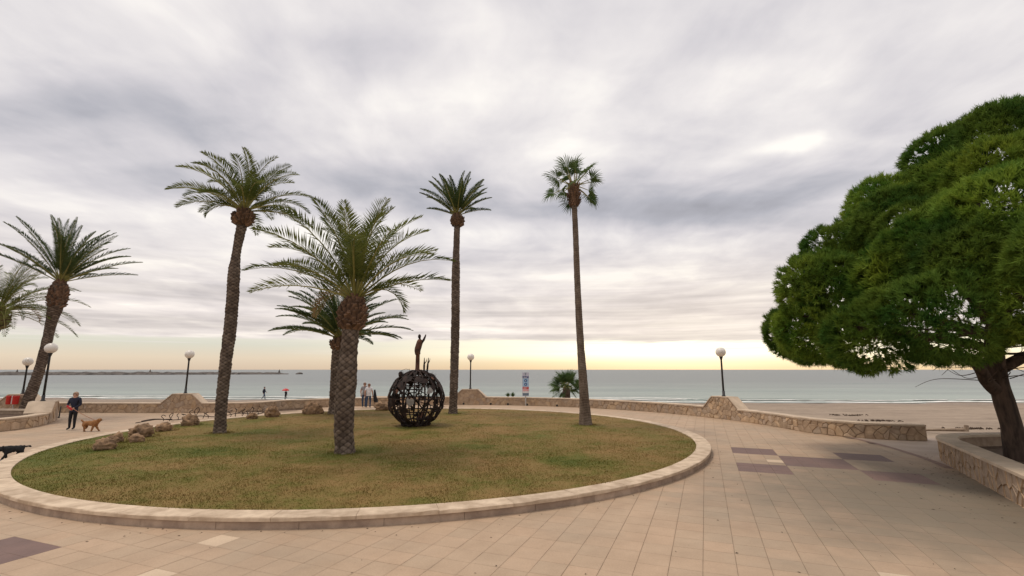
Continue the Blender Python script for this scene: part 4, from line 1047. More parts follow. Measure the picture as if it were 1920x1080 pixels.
limb([(13.1, 13.6, 3.2), (12.0, 14.2, 3.6), (10.4, 15.3, 4.0), (9, 16.3, 4.6)], [.15, .12, .08, .03], seed=7)
limb([(13.2, 13.6, 3.5), (13.3, 12.3, 4.0), (13.0, 10.6, 4.6), (12.7, 9.2, 5.3)], [.17, .14, .10, .04], seed=8)
limb([(13.3, 13.7, 3.8), (14.6, 14.6, 4.6), (16.5, 16, 5.5)], [.16, .12, .05], seed=9)
limb([(13.3, 13.7, 4.0), (13.0, 13.6, 5.5), (13.6, 13.8, 7.6), (13.9, 13.6, 9)], [.2, .16, .1, .04], seed=10)
limb([(13.3, 13.7, 4.0), (12.0, 13.2, 5.2), (10.6, 12.8, 6.6)], [.16, .11, .04], seed=11)
limb([(13.3, 13.7, 4.0), (14.0, 12.2, 5.5), (14.2, 10.8, 7.0)], [.16, .11, .04], seed=12)
limb([(13.2, 13.7, 3.6), (13.0, 15.2, 4.2), (12.6, 17.2, 4.8)], [.15, .11, .04], seed=13)
# fine branches below the crown
for k in range(70):
    a = rsp.uniform(0, 2 * math.pi); r0 = rsp.uniform(.6, 3.2); r1 = r0 + rsp.uniform(1.2, 2.8)
    z0 = 3.1 + 0.12 * r0 + rsp.uniform(-.1, .5); z1 = z0 + rsp.uniform(-.25, .7)
    aa_ = a + rsp.uniform(-.35, .35)
    p0 = PC.xy + Vector((r0 * math.cos(a), r0 * math.sin(a))); p1 = PC.xy + Vector((r1 * math.cos(aa_), r1 * math.sin(aa_))); mid = (p0 + p1) / 2 + Vector((rsp.uniform(-.3, .3), rsp.uniform(-.3, .3)))
    limb([(p0.x, p0.y, z0), (mid.x, mid.y, (z0 + z1) / 2 + rsp.uniform(-.15, .15)), (p1.x, p1.y, z1)], [.035, .024, .010], 'twig', 'twig', k + 40, 5)
for k in range(22):       # dead twigs by the trunk
    a = rsp.uniform(0, 2 * math.pi); z0 = rsp.uniform(2.3, 3.2); l = rsp.uniform(.7, 1.5); p = Vector((13.05, 13.5))
    q1 = p + Vector((math.cos(a), math.sin(a))) * l; q2 = q1 + Vector((math.cos(a + .5), math.sin(a + .5))) * l * .5
    limb([(p.x + .25 * math.cos(a), p.y + .25 * math.sin(a), z0), (q1.x, q1.y, z0 + rsp.uniform(-.2, .25)), (q2.x, q2.y, z0 + rsp.uniform(-.35, .3))], [.016, .011, .005], 'twig', 'twig', k + 140, 4)
crown_e = bpy.data.objects.new('crown', None); link(crown_e, pine)
camv = np.array([0, 0, 2.65])
def tuft_mesh(pts, nrm, rg, nn=22, ln=(.12, .21), wid=0.0125):
    T_ = len(pts)
    axis = nrm / np.linalg.norm(nrm, axis=1, keepdims=True)
    ref = np.where(np.abs(axis[:, 2:3]) < .9, np.array([[0, 0, 1.0]]), np.array([[1.0, 0, 0]]))
    u = np.cross(axis, ref); u /= np.linalg.norm(u, axis=1, keepdims=True); v = np.cross(axis, u)
    A = np.repeat(axis, nn, 0); U = np.repeat(u, nn, 0); Vv = np.repeat(v, nn, 0); Pp = np.repeat(pts, nn, 0); N = len(A)
    th = rg.random(N) * 2 * math.pi; sp = R(8) + R(50) * rg.random(N) ** .8
    d = A * np.cos(sp)[:, None] + (U * np.cos(th)[:, None] + Vv * np.sin(th)[:, None]) * np.sin(sp)[:, None]
    d[:, 2] += 0.06; l = ln[0] + (ln[1] - ln[0]) * rg.random(N)
    st = Pp + A * (0.12 * rg.random(N))[:, None]
    w_ = np.cross(d, rg.normal(size=(N, 3))); w_ /= np.linalg.norm(w_, axis=1, keepdims=True); w_ *= wid
    out_ = np.empty((N, 3, 3), np.float32); out_[:, 0] = st - w_; out_[:, 1] = st + w_; out_[:, 2] = st + d * l[:, None]
    return out_.reshape(-1, 3)
tot_t = 0
for li, (c, r) in enumerate(lobes):
    rg = np.random.default_rng(500 + li)
    cc = np.array(tuple(c)); facing = np.dot((camv - cc) / np.linalg.norm(camv - cc), (cc - np.array([14.7, 13.7, 4.2])) / 7.0)
    dens = 88 if facing > -0.35 else 34
    inner = li >= n_outer
    if inner: dens = 55
    n = int(4 * math.pi * r * r * dens)
    d = rg.normal(size=(n, 3)); d /= np.linalg.norm(d, axis=1, keepdims=True)
    # lumpy lobe surface
    bump = 0.16 * (vnoise(d[:, 0] * 3.1 + li * 3, d[:, 1] * 3.1 + d[:, 2] * 2.2, li) - .5) * 2 + rg.normal(size=n) * 0.03
    p = cc + d * (r * (1 + bump))[:, None] * np.array([1, 1, .86])
    ok = np.ones(n, bool)
    for lj in np.nonzero(np.linalg.norm(lc - cc, axis=1) < lr + r)[0]:
        if lj != li: ok &= ~((np.linalg.norm(p - lc[lj], axis=1) < lr[lj] * .86) & (rg.random(n) < .88))
    if cc[2] > 5.0: ok &= ~((d[:, 2] < -0.3) & (rg.random(n) < .8))
    outw = (cc - np.array([14.7, 13.7, 2.6])); outw /= np.linalg.norm(outw)
    if not inner: ok &= ~((d @ outw < -0.5) & (rg.random(n) < .9))
    tt = np.clip((p[:, 0] - 10.0) / 2.2, 0, 1); ok &= p[:, 2] > (1.45 if inner else 0) + 2.62 + 1.12 * tt * tt * (3 - 2 * tt) + rg.normal(size=n) * .06
    p, d = p[ok], d[ok]
    if len(p) < 5: continue
    nrm = d * 1.0 + np.array([0, 0, .22]) + rg.normal(size=d.shape) * .2
    V = (tuft_mesh(p, nrm, rg, 14, (.22, .36), .035) if inner else tuft_mesh(p, nrm, rg)) - np.array(tuple(PO)); tot_t += len(V) // 3
    tag(np_obj('needle_clump', V, np.arange(len(V)).reshape(-1, 3), M['needle'], crown_e), kind='stuff')
# loose hanging sprays at the lower edge
print('pine triangles', tot_t)

# ================================================================== IRON GLOBE SCULPTURE
gl = empty('globe_sculpture', (-4.24, 21.97, 0.2)); tag(gl, 'dark rusty iron globe sculpture with small figure on top on the lawn', 'sculpture')
GR, GC = 1.2, Vector((0, 0, 1.2)); rs = random.Random(9)
def on_g(la, lo, k=1.0): return GC + Vector((math.cos(la) * math.cos(lo), math.cos(la) * math.sin(lo), math.sin(la))) * GR * k
for k in range(8):
    lo = math.pi * k / 8 + .1; b = MB(); b.tube([on_g(t, lo) for t in np.linspace(0, 2 * math.pi, 49)[:-1]], 0.034 if k != 3 else .05, 6, closed=True); b.build('meridian_ring', M['iron'], gl, True)
for la in (-52, -26, 0, 26, 52):
    b = MB(); b.tube([on_g(R(la), t) for t in np.linspace(0, 2 * math.pi, 41)[:-1]], 0.028, 6, closed=True); b.build('parallel_ring', M['iron'], gl, True)
for k in range(84):
    a = Vector((rs.gauss(0, 1), rs.gauss(0, 1), rs.gauss(0, 1))).normalized(); c = a.cross(Vector((rs.gauss(0, 1), rs.gauss(0, 1), rs.gauss(0, 1)))).normalized(); L = rs.uniform(.5, 1.6)
    pts = []
    for t in np.linspace(0, L, 12): pts.append(GC + (a * math.cos(t) + c * math.sin(t)).normalized() * GR * (1.0 + .03 * math.sin(t * 7 + k) - (.12 if k % 3 == 0 else 0)))
    b = MB(); b.tube(pts, rs.uniform(.018, .042), 5); b.build('bent_rod', M['iron'], gl, True)
for k in range(54):      # cut plates welded on the cage
    la, lo = math.asin(rs.uniform(-.85, .85)), rs.uniform(0, 2 * math.pi)
    if k == 0: la, lo = R(18), R(-50)
    if k == 1: la, lo = R(-4), R(-93)
    n = rs.randint(6, 9); sz = rs.uniform(.07, .23) if k > 1 else .2
    nrm = (on_g(la, lo) - GC).normalized(); u = nrm.orthogonal().normalized(); v = nrm.cross(u); V = []
    rad_ = [sz * rs.uniform(.55, 1.2) for _ in range(n)]
    for off in (1.012, 1.03):
        for q in range(n):
            a = 2 * math.pi * q / n; V.append(GC + (nrm + (u * math.cos(a) + v * math.sin(a)) * rad_[q] / GR).normalized() * GR * off)
    b = MB(); b.add(V, [tuple(range(n - 1, -1, -1)), tuple(range(n, 2 * n))] + [(q, (q + 1) % n, (q + 1) % n + n, q + n) for q in range(n)])
    b.build('plate', M['grey_steel'] if k < 2 else M['rust'] if k % 4 == 0 else M['iron'], gl)
for k in range(30):      # thorn-like sprigs
    la, lo = R(rs.uniform(-20, 80)), rs.uniform(0, 2 * math.pi); p = on_g(la, lo); d = (p - GC).normalized(); t = d.orthogonal().normalized(); t = (t * math.cos(k) + d.cross(t) * math.sin(k))
    b = MB(); b.tube([p, p + d * .06 + t * .08, p + d * .16 + t * .10], [.014, .010, .004], 4); b.build('sprig', M['iron'], gl)
b = MB(); b.lathe([(.62, -0.06), (.62, .02), (.5, .035), (.3, .04)], 20); b.build('base_plate', M['iron'], gl)
for k in range(10):
    a = k * .63; b = MB(); b.ell((.55 * math.cos(a), .55 * math.sin(a), .1), (.12, .09, .09), 8, 5, 0, .2); b.build('weld_lump', M['iron'], gl)
b = MB(); b.lathe([(.16, 2.34), (.12, 2.42), (.095, 2.5), (.09, 3.12), (.12, 3.14)], 14); b.build('mast', M['rust'], gl, True)
# figure: robed body, head, raised arm
fg = MB(); bp = [(0.00, 0, 3.12), (-.02, 0, 3.3), (.03, 0, 3.52), (.09, 0, 3.72), (.12, 0, 3.80)]
fg.tube(catmull(bp, 4), list(np.interp(np.linspace(0, 1, 17), [0, .35, .7, .88, 1], [.115, .145, .14, .11, .03])), 12); fgo = fg.build('figure_body', M['rust'], gl, True)
b = MB(); b.tube([(.10, 0, 3.74), (.06, 0, 3.84)], .045, 8); b.ell((.05, -.01, 3.93), (.07, .08, .105), 12, 8); b.build('figure_head', M['iron'], gl, True)
b = MB(); b.tube([(.16, 0, 3.66), (.25, -.02, 3.78), (.31, -.02, 3.93), (.34, -.02, 4.02)], [.06, .055, .04, .02], 8); b.build('figure_arm', M['iron'], gl, True)
for dx_, tl in ((.30, .0), (.44, .05)):
    b = MB(); b.tube([(dx_, .0, 2.28), (dx_ + tl * .3, 0, 2.6), (dx_ + tl, 0, 2.98)], [.035, .045, .012], 7); b.tube([(dx_ + tl * .3, 0, 2.68), (dx_ + .09, 0, 2.82), (dx_ + .12, 0, 2.95)], [.022, .02, .006], 6); b.build('antler_rod', M['iron'], gl, True)
b = MB(); b.ell((-.66, -.35, 2.24), (.10, .10, .13), 10, 7, 0, .1); b.build('rose_head', M['iron'], gl)
b = MB(); b.tube([(-.7, -.3, 2.3), (-.62, -.35, 2.42), (-.45, -.3, 2.48), (-.3, -.3, 2.44)], .01, 4); b.build('wire_loop', M['iron'], gl)

# ================================================================== ROCKS ON THE LAWN EDGE
from mathutils import noise as mnoise
def rock(x, y, sx, sy, sz, seed, label, rz=0.0, z=0.19):
    bm = bmesh.new(); bmesh.ops.create_icosphere(bm, subdivisions=4, radius=1)
    for v in bm.verts:
        p = v.co.copy(); o_ = Vector((seed * 3.7, seed * 1.3, seed))
        d = 1 + .30 * mnoise.noise(p * 1.1 + o_) + .22 * mnoise.noise(p * 2.6 + o_) + .15 * mnoise.noise(p * 5.5 + o_) - .34 * abs(mnoise.noise(p * 3.2 + o_ * 2)) + .06 * mnoise.noise(p * 13 + o_)
        v.co = p * d * .88; v.co.x *= sx; v.co.y *= sy; v.co.z *= sz
        if v.co.z < -sz * .45: v.co.z = -sz * .45
    me = bpy.data.meshes.new('rock'); bm.to_mesh(me); bm.free(); me.materials.append(M['rock']); me.polygons.foreach_set('use_smooth', [True] * len(me.polygons))
    o = bpy.data.objects.new('rock', me); o.location = (x, y, z + sz * .42); o.rotation_euler = (0, 0, rz); link(o)
    tag(o, label, 'rock', 'rocks along the lawn edge')
rock(-12.75, 15.75, .36, .32, .26, 21, 'flat tan rock at the near end of the row on the lawn edge', .4)
rock(-13.55, 17.2, .28, .28, .24, 2, 'low tan rock, second in the row from the near end', .2)
rock(-12.95, 17.3, .28, .24, .22, 12, 'small tan rock tucked right of the second rock in the row', 1.0)
rock(-13.75, 18.6, .44, .40, .36, 3, 'largest rounded tan rock in the row by the walking dog', .7)
rock(-14.2, 20.4, .34, .3, .26, 4, 'tan rock beside the wire sculpture, next after the largest rock', 1.2)
rock(-14.4, 22.3, .42, .36, .36, 5, 'tan rock at the lawn edge left of the tall palm trunk', .1)
rock(-13.2, 25.3, .30, .26, .22, 6, 'small dark rock just right of the tall palm trunk', .5)
rock(-12.7, 26.4, .46, .4, .46, 7, 'upright tan rock between the tall palm and the grey haired couple', 1.9)
rock(-11.3, 28.1, .62, .45, .46, 8, 'wide tan rock left of the shorter palm trunk', .3)
rock(-7.9, 30.6, .68, .4, .34, 9, 'long low brown rock behind the lawn, left of the iron globe', .05)

# ================================================================== LOW IRON WIRE SCULPTURE
ws = empty('wire_sculpture', (-16.9, 24.3, 0.0)); tag(ws, 'low black iron wire sculpture of curly stems behind the rocks', 'sculpture')
rs = random.Random(4); u0, u1 = Vector((-1.6, .6, .06)), Vector((2.4, 5.0, .12))
pts = [u0.lerp(u1, t) + Vector((0, 0, .06 * math.sin(t * 19) + .05)) for t in np.linspace(0, 1, 24)]
b = MB(); b.tube(pts, .022, 5); b.build('ground_rail', M['iron'], ws)
b = MB(); b.tube([u0 + Vector((.1, -.5, .02)), u0 + Vector((.6, .1, .12)), u0 + Vector((1.2, .5, .1))], .02, 5); b.build('cross_rail', M['iron'], ws)
for k in range(17):
    t = .16 + k * .048 + rs.uniform(-.01, .01); p = u0.lerp(u1, t); p.z = .04; h = rs.uniform(.28, .55) * (1.35 if k in (5, 8) else 1); a = rs.uniform(-.16, .16); c = rs.uniform(-.2, .2)
    q = [p, p + Vector((a * .4, .02, h * .4)), p + Vector((c, .03, h * .75)), p + Vector((a, 0, h))]
    if k % 3 == 0: q.append(p + Vector((a + .14, 0, h * .8)))
    if k % 4 == 1: q += [p + Vector((a - .16, 0, h * .7)), p + Vector((a - .1, 0, h * .35))]
    b = MB(); b.tube(catmull(q, 4), .017, 5); b.build('stem', M['iron'], ws)
for k in range(5):
    p = u0.lerp(u1, .72 + k * .06); b = MB(); b.tube(catmull([p, p + Vector((.1, 0, .12)), p + Vector((.25, .3, .2)), p + Vector((.3, .5, .42 - .05 * k))], 4), .014, 5); b.build('stem', M['iron'], ws)
st = empty('metal_stand', (-25.35, 27.75, 0)); tag(st, 'small black metal foot stand on paving beside the left lamp block', 'stand')
b = MB(); b.tube([(-.3, 0, .03), (.15, 0, .03)], .035, 6); b.build('foot', M['black'], st); b = MB(); b.tube([(.12, 0, .03), (.14, 0, .62)], .03, 6); b.build('post', M['black'], st)

# ---- red twin bins on the far left lamp
q, nn = w_at(PED[3]); bx_, by_ = q.x + nn.x * .4, q.y + nn.y * .4
tb_ = empty('litter_bin', (bx_ + .12, by_, 0)); tag(tb_, 'pair of red litter tubs on a post at far left below the small lamp', 'bin')
b = MB(); b.tube([(0, .1, 0), (0, .1, 1.0)], .04, 8); b.build('post', M['galv'], tb_)
for s_ in (-1, 1):
    b = MB(); b.lathe([(.11, .52), (.15, .55), (.165, 1.0), (.178, 1.02), (.165, 1.04), (.14, 1.0), (.12, .7)], 16, (s_ * .20, 0, 0)); b.build('tub', M['red'], tb_, True)
b = MB(); b.box((0, -.03, .8), (.05, .05, .5)); b.build('bracket', M['white'], tb_)

# ---- beach information sign
sg = empty('beach_sign', (1.02, 36.9, 0)); tag(sg, 'tall narrow blue and white beach information sign on a pale post', 'sign')
b = MB(); b.tube([(0, .05, 0), (0, .05, 2.40)], .05, 8); b.build('post', M['galv'], sg)
b = MB(); b.box((0, 0, 1.57), (.50, .03, 1.74)); b.build('panel', M['palegrey'], sg)
yy = -.019
for z0, z1, m in ((2.02, 2.17, 'blue'), (1.22, 1.37, 'red'), (1.06, 1.20, 'pink'), (.74, .92, 'slate'), (.94, 1.04, 'white'), (1.40, 2.00, 'skyblue')):
    b = MB(); b.box((0, yy, (z0 + z1) / 2), (.45, .008, z1 - z0)); b.build('print_band', M[m], sg)
for z in (1.84, 1.56):
    b = MB(); V = [(.115 * math.cos(a), -.0255, z + .115 * math.sin(a)) for a in np.linspace(0, 2 * math.pi, 21)[:-1]]; V += [(x, -.022, zz) for x, y_, zz in V]
    b.add(V, [tuple(range(20))] + [(i, i + 20, (i + 1) % 20 + 20, (i + 1) % 20) for i in range(20)]); d_ = b.build('disc', M['cyan'], sg)
    b = MB(); b.box((0, -.028, z + .02), (.09, .004, .03)); b.box((0, -.028, z - .035), (.06, .004, .03)); b.build('pictogram', M['white'], d_)
b = MB(); b.box((0, yy, 2.3), (.05, .008, .16)); b.box((0, yy, 2.40), (.16, .008, .03)); b.build('emblem', M['slate'], sg)
for x0, x1, z in ((-.17, -.02, 2.11), (.02, .16, 2.11), (-.17, .1, 2.07), (-.16, .15, 1.31), (-.16, .05, 1.27)):
    b = MB(); b.box(((x0 + x1) / 2, -.0245, z), (x1 - x0, .003, .022)); b.build('text_line', M['white'], sg)

# ---- driftwood and seaweed on the sand
b = MB(); P = catmull([(0, 0, 0), (.9, -.35, .05), (1.7, -.75, .1)], 6); b.tube(P, list(np.linspace(.05, .09, len(P))), 8)
dl = b.build('driftwood_log', M['wood'], smooth=True, loc=(20.6, 25.3, -.36)); tag(dl, 'grey driftwood pole lying on the sand right of the wall end', 'log')
b = MB(); b.tube([(1.68, -.75, .02), (1.72, -.75, .32)], [.10, .09], 8); b.build('stump', M['wood'], dl)
rs = random.Random(3)
for i, (x, y, sx, lab) in enumerate([(25.7, 38.4, 1.6, 'thin dark seaweed line on the sand nearest the water, right of the last lamp'), (23.7, 32.2, 1.3, 'dark seaweed patch on the sand above the right wall'), (25.2, 27.2, 1.5, 'dark debris patch on the sand left of the pine trunk'), (22.0, 29.5, .8, 'small seaweed scrap on the sand near the wall end')]):
    b = MB()
    for k in range(34):
        a = rs.uniform(0, 6.28); px_, py_ = rs.gauss(0, sx * .45), rs.gauss(0, .16); l = rs.uniform(.1, .35)
        b.tube([(px_, py_, beach_z(x + px_, y + py_) + .02), (px_ + l * .5 * math.cos(a), py_ + l * .3, beach_z(x + px_, y + py_) + .07), (px_ + l * math.cos(a), py_ + l * math.sin(a) * .3, beach_z(x + px_, y + py_) + .01)], .03, 4)
    tag(b.build('seaweed', M['weed'], loc=(x, y, 0)), lab, 'seaweed', kind='stuff')

# ================================================================== PEOPLE AND DOGS
def skin_arrays(verts, edges, radii, root=0, levels=2):
    me = bpy.data.meshes.new('tmp'); me.from_pydata(verts, edges, []); o = bpy.data.objects.new('tmp', me); COL.objects.link(o)
    md = o.modifiers.new('s', 'SKIN'); md.use_smooth_shade = True; sv = me.skin_vertices[0].data
    for i, r in enumerate(radii): sv[i].radius = (r, r) if not hasattr(r, '__len__') else r; sv[i].use_root = (i == root)
    sb = o.modifiers.new('u', 'SUBSURF'); sb.levels = levels; sb.render_levels = levels
    dg = bpy.context.evaluated_depsgraph_get(); ev = o.evaluated_get(dg); m2 = ev.to_mesh()
    V = [v.co.copy() for v in m2.vertices]; F = [tuple(p.vertices) for p in m2.polygons]
    ev.to_mesh_clear(); bpy.data.objects.remove(o); bpy.data.meshes.remove(me)
    return V, F
def person(loc, rz, label, J, mats, hair, region, height=1.7, group=None, sleeve=None, hairlong=0.0, grip=(False, False)):
    """J: joint positions (metres, figure faces -Y); one continuous skinned body"""
    k = height / 1.72
    names = ['pelvis', 'waist', 'chest', 'neck', 'head', 'crown', 'shL', 'elL', 'wrL', 'shR', 'elR', 'wrR', 'hipL', 'knL', 'anL', 'toL', 'hipR', 'knR', 'anR', 'toR', 'chin']
    D = dict(pelvis=(0, 0, .93), waist=(0, 0, 1.10), chest=(0, 0, 1.32), neck=(0, -.01, 1.48), head=(0, -.02, 1.58), crown=(0, -.01, 1.66), chin=(0, -.055, 1.54),
             shL=(-.19, 0, 1.40), elL=(-.25, .03, 1.12), wrL=(-.24, -.05, .88), shR=(.19, 0, 1.40), elR=(.25, .03, 1.12), wrR=(.24, -.05, .88),
             hipL=(-.09, 0, .86), knL=(-.10, -.01, .48), anL=(-.10, .02, .09), toL=(-.11, -.14, .045), hipR=(.09, 0, .86), knR=(.10, -.01, .48), anR=(.10, .02, .09), toR=(.11, -.14, .045))
    D.update(J)
    rad = dict(pelvis=.145, waist=.13, chest=.155, neck=.055, head=.085, crown=.07, chin=.055, shL=.075, elL=.052, wrL=.034, shR=.075, elR=.052, wrR=.034, hipL=.095, knL=.066, anL=.046, toL=.036, hipR=.095, knR=.066, anR=.046, toR=.036)
    E = [('pelvis', 'waist'), ('waist', 'chest'), ('chest', 'neck'), ('neck', 'head'), ('head', 'crown'), ('head', 'chin'), ('chest', 'shL'), ('shL', 'elL'), ('elL', 'wrL'), ('chest', 'shR'), ('shR', 'elR'), ('elR', 'wrR'),
         ('pelvis', 'hipL'), ('hipL', 'knL'), ('knL', 'anL'), ('anL', 'toL'), ('pelvis', 'hipR'), ('hipR', 'knR'), ('knR', 'anR'), ('anR', 'toR')]
    ix = {n: i for i, n in enumerate(names)}
    V, F = skin_arrays([D[n] for n in names], [(ix[a], ix[b]) for a, b in E], [rad[n] for n in names])
    segs = [(Vector(D[a]), Vector(D[b]), (a, b)) for a, b in E]
    o = empty('person', loc, rz); tag(o, label, 'person', group); o.scale = (k, k, k)
    def seg_of(p):
        best = (9, None)
        for a, b, n in segs:
            d = b - a; t = max(0, min(1, (p - a).dot(d) / d.length_squared)); q = (a + d * t - p).length - .5 * (rad[n[0]] * (1 - t) + rad[n[1]] * t)
            if q < best[0]: best = (q, (n, t))
        return best[1]
    mi = []
    for f_ in F:
        c = sum((V[i] for i in f_), Vector()) / len(f_); mi.append(region(c, *seg_of(c)))
    b = MB(); b.add(V, F); b.mi = mi
    for sd_ in 'LR':      # hands: palm, four fingers, thumb
        w_ = Vector(D['wr' + sd_]); d = (w_ - Vector(D['el' + sd_])).normalized(); s_ = d.cross(Vector((0, 1, 0)) if abs(d.y) < .8 else Vector((1, 0, 0))).normalized(); n_ = d.cross(s_)
        b.tube([w_ - d * .02, w_ + d * .05, w_ + d * .09], [.028, .036, .030], 8, 1)
        for q in range(4):
            st_ = w_ + d * .085 + s_ * (q - 1.5) * .019; cu = n_ * (.03 if sd_ == 'L' else -.03); ll = (.060, .070, .066, .052)[q]
            b.tube([st_, st_ + d * ll * .55 + cu * .4, st_ + d * ll * .8 + cu * 1.2], [.0095, .009, .007], 5, 1)
        b.tube([w_ + d * .03 + s_ * .03, w_ + d * .07 + s_ * .055, w_ + d * .10 + s_ * .05], [.011, .010, .008], 5, 1)
    hd = Vector(D['head']); fw = (Vector(D['chin']) - hd); fw.z = 0; fw = fw.normalized() if fw.length > .01 else Vector((0, -1, 0)); rt = fw.cross(Vector((0, 0, 1)))
    b.ell(tuple(hd + fw * .105 + Vector((0, 0, .0))), (.016, .022, .026), 8, 6, 1)          # nose
    for s_ in (-1, 1):
        b.ell(tuple(hd + rt * s_ * .092), (.014, .024, .034), 8, 6, 1)                        # ears
        b.ell(tuple(hd + fw * .086 + rt * s_ * .032 + Vector((0, 0, .03))), (.011, .011, .008), 6, 4, 3)
    b.ell(tuple(hd + fw * .088 + Vector((0, 0, -.05))), (.024, .012, .007), 8, 4, 1)
    b.build('body', mats, o, True)
    h = MB(); c = hd + Vector((0, 0, .045)) - fw * .022
    Vh = []; n, m = 18, 10
    for i in range(m + 1):
        t = math.pi * (.58 + hairlong * .12) * i / m
        for q in range(n):
            a = 2 * math.pi * q / n; dv_ = Vector((math.sin(t) * math.cos(a), math.sin(t) * math.sin(a), math.cos(t)))
            front = max(0, dv_.dot(fw)); z = dv_.z * .105 if dv_.z > 0 else dv_.z * (.16 + .5 * hairlong) * (1 - front)
            Vh.append(c + Vector((dv_.x * .108, dv_.y * .112, z + front * .03 * (dv_.z < .3))) - fw * front * .012 + Vector((1, 1, 1)) * random.uniform(-.004, .004))
    h.add(Vh, [(i * n + q, (i + 1) * n + q, (i + 1) * n + (q + 1) % n, i * n + (q + 1) % n) for i in range(m) for q in range(n)]); h.build('hair', hair, o, True)
    return o
def reg(top_hem=.84, sleeve='long', shoe_z=.085, jacket=True):
    def f_(c, seg, t):
        a, b_ = seg
        if b_ in ('head', 'crown', 'chin') or (b_ == 'neck' and t > .75): return 1
        if b_.startswith('wr') or b_.startswith('el') or b_.startswith('sh'):
            if sleeve == 'short' and (b_.startswith('wr') or (b_.startswith('el') and t > .55)): return 1
            return 1 if (b_.startswith('wr') and t > .9) else 0
        if c.z < shoe_z: return 3
        if c.z < top_hem: return 2
        return 0
    return f_
# walker with the dog, jacket and leash in both hands in front
person((-19.67, 22.32, 0), R(8), 'person in navy jacket and black trousers walking a golden dog on a leash',
       dict(elL=(-.27, -.02, 1.13), wrL=(-.05, -.20, 1.06), elR=(.27, -.02, 1.13), wrR=(.10, -.20, .98), head=(.0, -.035, 1.575), chin=(.0, -.085, 1.53), hipL=(-.09, 0, .86), knL=(-.085, -.03, .48), anL=(-.075, -.02, .09), toL=(-.09, -.17, .045), knR=(.085, .01, .48), anR=(.075, .05, .09), toR=(.09, -.09, .045)),
       [M['navy'], M['skin'], M['trouser'], M['shoe']], M['hair'], reg(.80), 1.66, hairlong=.25)
# couple by the sea wall
person((-10.45, 35.0, 0), R(178), 'person in grey shirt and jeans walking beside the white shirted one by the wall',
       dict(elL=(-.26, .05, 1.12), wrL=(-.25, -.02, .88), knL=(-.10, -.06, .48), anL=(-.10, .04, .10), toL=(-.11, -.12, .05), knR=(.10, .02, .48), anR=(.10, -.04, .09), toR=(.11, -.2, .045)),
       [M['gshirt'], M['skin'], M['jeans'], M['sole']], M['ghair'], reg(.88, 'short'), 1.74)
person((-10.02, 34.6, 0), R(190), 'person in white shirt and blue jeans with a dark bag by the sea wall',
       dict(elL=(-.25, .04, 1.12), wrL=(-.28, -.02, .87), elR=(.26, .05, 1.12), wrR=(.25, -.02, .88), knL=(-.12, -.05, .48), anL=(-.13, .10, .10), toL=(-.14, -.06, .05), knR=(.12, .02, .48), anR=(.14, -.08, .09), toR=(.15, -.25, .045)),
       [M['wshirt'], M['skin'], M['jeans'], M['sole']], M['ghair'], reg(.86, 'short'), 1.68)
bg_ = empty('shoulder_bag', (-9.62, 34.6, .42)); tag(bg_, 'dark bag and jacket hanging at the side of the white shirted person', 'bag')
b = MB(); b.tube(catmull([(0, 0, .85), (.03, 0, .5), (.06, 0, .2), (.10, 0, 0)], 4), list(np.interp(np.linspace(0, 1, 13), [0, .4, .8, 1], [.05, .11, .13, .05])), 10); b.build('jacket', M['trouser'], bg_, True)
b = MB(); b.box((.13, 0, .10), (.26, .12, .24), top=.85); b.build('pouch', M['shoe'], bg_); b = MB(); b.tube(catmull([(.04, 0, .2), (.12, 0, .42), (.2, 0, .2)], 5), .012, 5); b.build('handle', M['shoe'], bg_)
# two people down on the beach
zb = beach_z(-34.2, 68.0)
person((-34.0, 67.8, zb), R(100), 'distant person in dark blue clothes walking along the waterline',
       dict(knL=(-.10, -.16, .50), anL=(-.10, -.18, .10), toL=(-.10, -.34, .07), knR=(.10, .02, .48), anR=(.10, .28, .16), toR=(.10, .2, .06), elL=(-.25, .12, 1.13), wrL=(-.24, .05, .88), elR=(.25, -.06, 1.12), wrR=(.24, -.24, .95)),
       [M['navy'], M['skin'], M['jeans'], M['shoe']], M['dhair'], reg(.85), 1.72)
zb = beach_z(-30.4, 66.5)
person((-30.2, 66.0, zb), R(170), 'distant person in dark clothes under a red umbrella on the beach',
       dict(elR=(.24, -.14, 1.16), wrR=(.12, -.24, 1.34)), [M['trouser'], M['skin'], M['trouser'], M['shoe']], M['dhair'], reg(.85), 1.30)
um = empty('umbrella', (-30.3, 66.1, zb + .95)); tag(um, 'small open red umbrella held on the beach', 'umbrella')
b = MB(); b.lathe([(.46, .28), (.40, .40), (.26, .50), (.1, .56), (.02, .58)], 10); b.build('canopy', M['red'], um)
b = MB(); b.tube([(0, 0, 0), (0, 0, .62)], .012, 6); b.build('shaft', M['black'], um)

def dog(loc, rz, label, verts, edges, radii, mats, region, parts=(), scale=1.0, fluff=.0, seed=1, tall=1.0):
    V, F = skin_arrays(verts, edges, radii)
    for v in V: 
        k = mnoise.noise(v * 22 + Vector((seed, 0, 0))) * fluff; v += v.normalized() * k + Vector((mnoise.noise(v * 31), mnoise.noise(v * 31 + Vector((9, 0, 0))), mnoise.noise(v * 29 + Vector((0, 7, 0))))) * fluff
    o = empty('dog', loc, rz); o.scale = (scale, scale, scale * tall); tag(o, label, 'dog')
    b = MB(); b.add(V, F); b.mi = [region(sum((V[i] for i in f_), Vector()) / len(f_)) for f_ in F]
    for c, r, m in parts: b.ell(c, r, 10, 7, m)
    b.build('body', mats, o, True); return o
